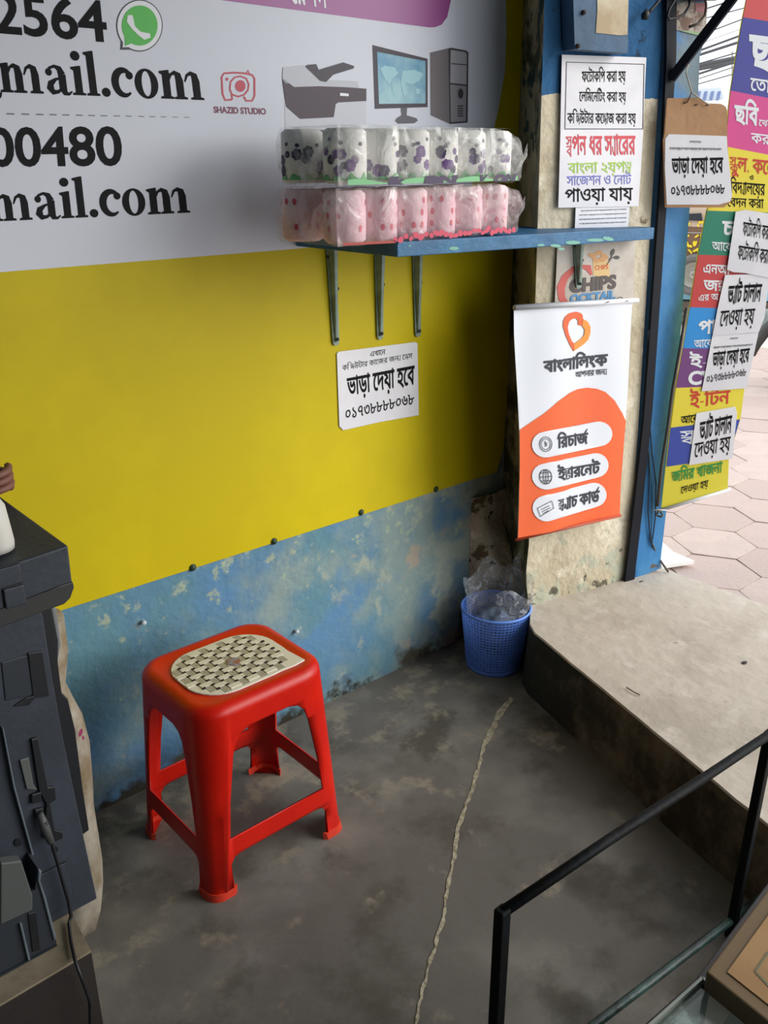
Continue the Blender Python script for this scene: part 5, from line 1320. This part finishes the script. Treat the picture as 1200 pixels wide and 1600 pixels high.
# motorcycle and rider at the right edge (mostly outside the frame)
mq = hz((1225, 600), ST - .05 if False else ST); mq = np.array([mq[0], mq[1], ST])
mc = thing('motorcycle', 'dark motorcycle fender cut by the right edge beyond the street banner', 'motorcycle', mq)
MP = Plane(mq, (-.86, -.5, 0)); me1 = np.cross(MP.n, (0, 0, 1)); me1 /= np.linalg.norm(me1)
if me1[1] > 0: me1 = -me1
dm_ = M_('fender_dark', (60, 60, 58), .45)
fpts = [(1177, 556), (1182, 540), (1189, 527), (1198, 514), (1210, 503), (1226, 498), (1245, 502)]
tube('front_fender', [MP(p) for p in fpts], [.012, .026, .034, .036, .036, .034, .03], dm_, mc, 10)
cw_ = MP((1278, 556)); R_ = .26; cw_[2] = ST
def Q(x, y, z): return tuple(cw_ + me1 * x + MP.n * y + np.array([0, 0, z]))
def tyre(nm, x):
    v, f = lathe([(R_ * .8, -.03), (R_ * .93, -.035), (R_, 0), (R_ * .93, .035), (R_ * .8, .03), (R_ * .8, -.03)], (0, 0, 0), 30)
    o = obj(nm, [Q(x + p[0], p[2], R_ + .002 + p[1]) for p in v], f[:-2], M_('tyre_black', (40, 40, 40), .8), mc, True)
    v, f = join(*[barv((0, 0, 0), (R_ * .82 * math.cos(t), R_ * .82 * math.sin(t), 0), .012, .01, (0, 0, 1)) for t in np.linspace(0, 2 * math.pi, 11)[:-1]], lathe([(.001, -.03), (.04, -.03), (.04, .03), (.001, .03)], (0, 0, 0), 12))
    obj('spokes', [Q(x + p[0], p[2], R_ + .002 + p[1]) for p in v], f, M_('spoke_grey', (130, 132, 136), .4), o)
tyre('front_wheel', 0); tyre('rear_wheel', 1.15)
tube('fork', [Q(0, .05, R_), Q(.12, .05, .62), Q(.17, .04, .84)], .018, dm_, mc, 8)
tube('handlebar', [Q(.02, -.30, .88), Q(.10, -.26, .90), Q(.17, 0, .86), Q(.10, .26, .90), Q(.02, .30, .88)], .012, dm_, mc, 8)
tube('fuel_tank', [Q(.2, 0, .70), Q(.3, 0, .74), Q(.46, 0, .73), Q(.56, 0, .66)], [.05, .11, .10, .06], M_('tank_red', (150, 40, 36), .35), mc, 14)
tube('seat', [Q(.52, 0, .68), Q(.75, 0, .68), Q(1.1, 0, .72)], [.06, .09, .06], dm_, mc, 12, flat=.6)
tube('engine', [Q(.35, 0, .40), Q(.5, 0, .36), Q(.62, 0, .42)], [.09, .13, .09], M_('engine_grey', (96, 98, 100), .5), mc, 12)
tube('frame_tube', [Q(.17, 0, .7), Q(.4, 0, .3), Q(.7, 0, .3), Q(1.15, 0, R_), Q(.75, 0, .62)], .02, dm_, mc, 8)
tube('mudguard', [Q(1.15 + .31 * math.cos(t), 0, R_ + .31 * math.sin(t)) for t in np.linspace(.2, 2.2, 9)], .03, dm_, mc, 10)
# rider
def person():
    J = dict(pel=(.66, 0, .80), sp=(.62, 0, .98), ch=(.52, 0, 1.16), nk=(.48, 0, 1.32), h1=(.455, 0, 1.40), h2=(.44, 0, 1.50), sl=(.52, .17, 1.21), el=(.22, .27, .98), wl=(-.05, .27, .93), ml=(-.13, .27, .92),
             sr=(.52, -.17, 1.21), er=(.22, -.27, .98), wr=(-.05, -.27, .93), mr=(-.13, -.27, .92), hl=(.62, .10, .78), kl=(.24, .17, .72), al=(.44, .16, .34), fl=(.28, .17, .28),
             hr=(.62, -.10, .78), kr=(.24, -.17, .72), ar=(.44, -.16, .34), fr=(.28, -.17, .28))
    E_ = [('pel', 'sp'), ('sp', 'ch'), ('ch', 'nk'), ('nk', 'h1'), ('h1', 'h2'), ('ch', 'sl'), ('sl', 'el'), ('el', 'wl'), ('wl', 'ml'), ('ch', 'sr'), ('sr', 'er'), ('er', 'wr'), ('wr', 'mr'),
          ('pel', 'hl'), ('hl', 'kl'), ('kl', 'al'), ('al', 'fl'), ('pel', 'hr'), ('hr', 'kr'), ('kr', 'ar'), ('ar', 'fr')]
    Rd = dict(pel=.14, sp=.13, ch=.15, nk=.055, h1=.085, h2=.085, sl=.07, el=.046, wl=.030, ml=.036, sr=.07, er=.046, wr=.030, mr=.036, hl=.10, kl=.066, al=.045, fl=.04, hr=.10, kr=.066, ar=.045, fr=.04)
    ks = list(J); me = bpy.data.meshes.new('p'); me.from_pydata([Q(*J[k]) for k in ks], [(ks.index(a), ks.index(b)) for a, b in E_], [])
    o = bpy.data.objects.new('p', me); COL.objects.link(o); o.modifiers.new('skin', 'SKIN')
    for i, k in enumerate(ks): me.skin_vertices[0].data[i].radius = (Rd[k], Rd[k])
    me.skin_vertices[0].data[0].use_root = True
    s_ = o.modifiers.new('sub', 'SUBSURF'); s_.levels = 2
    bpy.context.view_layer.update(); m2 = bpy.data.meshes.new_from_object(o.evaluated_get(bpy.context.evaluated_depsgraph_get())); bpy.data.objects.remove(o)
    V = [tuple(v.co) for v in m2.vertices]; F = [tuple(p.vertices) for p in m2.polygons]; FM = []
    for p in m2.polygons:
        c = np.array(p.center) - cw_; x = c @ me1; z = c[2]
        FM.append(1 if z > 1.30 or (x < .0 and z > .8) else (2 if z < .36 else (3 if z < .84 and x > .0 and abs(c @ MP.n) < .26 else 0)))
    skin_m = M_('skin_brown', (160, 110, 82), .6)
    o = obj('person', V, F, None, None, True, mats=[M_('blue_shirt', (96, 136, 196), .8), skin_m, M_('shoe_dark', (40, 34, 30), .6), M_('trousers_navy', (52, 62, 90), .85)], fmat=FM)
    tag(o, 'person in a blue shirt riding the motorcycle at the right edge', 'person')
    q = np.array(Q(.455, 0, 1.475)); bm = bmesh.new(); bmesh.ops.create_icosphere(bm, subdivisions=3, radius=1); V = []
    for v in bm.verts:
        p = v.co.copy(); k = .108
        if p.x < -.3 and p.z < .45: k = .07
        if p.z < -.25: k = .07
        V.append(tuple(q + me1 * p.x * k + MP.n * p.y * k * .92 + np.array([0, 0, .03 + p.z * k])))
    F = [tuple(v.index for v in f_.verts) for f_ in bm.faces]; bm.free(); obj('hair', V, F, M_('hair_black', (22, 18, 18), .7), o, True)
    for sy in (-1, 1):
        v, f = lathe([(.001, -.006), (.011, -.004), (.012, .002), (.001, .007)], (0, 0, 0), 10); e = Q(.352, .033 * sy, 1.475)
        obj('eye', [tuple(np.array(e) + MP.n * a + np.array([0, 0, b * .6]) - me1 * c) for a, b, c in v], f, M_('eye_dark', (30, 24, 22), .3), o, True)
        crumple('ear', Q(.455, .088 * sy, 1.46), .022, skin_m, 2, (.7, .7, 1.2), o, 2)
        for k in range(4):
            tube('finger', [Q(-.12, .27 * sy + (k - 1.5) * .02, .93), Q(-.165, .27 * sy + (k - 1.5) * .02, .915), Q(-.16, .27 * sy + (k - 1.5) * .02, .885 - .004 * (k == 3)), Q(-.135, .27 * sy + (k - 1.5) * .02, .88)], [.010, .0095, .009, .007], skin_m, o, 7)
        tube('thumb', [Q(-.08, (.27 - .03) * sy, .915), Q(-.11, (.27 - .05) * sy, .89), Q(-.14, (.27 - .045) * sy, .875)], [.011, .010, .008], skin_m, o, 7)
    v, f = lathe([(.018, -.02), (.015, 0), (.008, .022), (.001, .026)], Q(.348, 0, 1.445), 8); obj('nose', v, f, skin_m, o, True)
    v, f = barv(Q(.358, -.024, 1.405), Q(.358, .024, 1.405), .010, .008, (0, 0, 1)); obj('mouth', v, f, M_('lips', (120, 66, 60), .6), o)
person()

# overhead cables
cab = M_('overhead_cable', (78, 80, 84), .6)
def cable(a, b, r, lab, d=9.0, sag=.0):
    Pn = Plane((d * .84, d * .54, 2), (-.84, -.54, 0)); A_ = Pn(a); B_ = Pn(b); dir_ = B_ - A_
    A_ = A_ - dir_ * 4; B_ = B_ + dir_ * 4
    pts = [A_ + (B_ - A_) * t for t in np.linspace(0, 1, 13)]
    o = tube('overhead_cable', pts, r, cab, None, 6)
    tag(o, lab, 'cable', 'overhead cables above the street')
cl_ = [((1102, 14), (1165, -6), .006), ((1100, 29), (1165, 12), .005), ((1110, 49), (1160, 30), .006), ((1093, 79), (1153, 57), .012), ((1092, 86), (1151, 67), .011),
       ((1090, 100), (1149, 83), .006), ((1089, 103), (1148, 91), .022), ((1090, 108), (1147, 97), .022), ((1090, 116), (1146, 98), .009), ((1092, 131), (1145, 116), .005), ((1095, 122), (1146, 105), .005), ((1100, 66), (1158, 45), .003)]
for i, (a, b, r) in enumerate(cl_):
    cable(a, b, r, '%s from the top of the dark overhead cables across the white sky' % ORD[sorted(range(12), key=lambda k: cl_[k][0][1]).index(i)], 8 + (i % 4))
# far shop front
D_ = 26; FB = Plane((D_ * .84, D_ * .54, 2), (-.84, -.54, 0))
fb = thing('shop_building', 'pale low building with a striped awning far across the street', 'building', FB((1110, 240)))
slab('wall', [(900, 160), (1500, 170), (1500, 330), (900, 330)], FB, 0, 4, M_('far_wall', (226, 226, 224), .8), fb)
slab('awning', [(1040, 146), (1122, 140), (1128, 156), (1040, 164)], FB, .9, .9, M_('far_awning', (196, 208, 226), .7), fb)
flat('awning_stripes', [ccw([(x, 147), (x + 5, 146), (x + 2, 160), (x - 3, 161)]) for x in range(1048, 1122, 10)], FB, .93, M_('far_stripe', (110, 128, 170), .7), fb)
slab('pole', [(1130, 100), (1131.5, 100), (1131.5, 300), (1130, 300)], FB, 3, .12, M_('far_pole', (150, 146, 140)), fb)
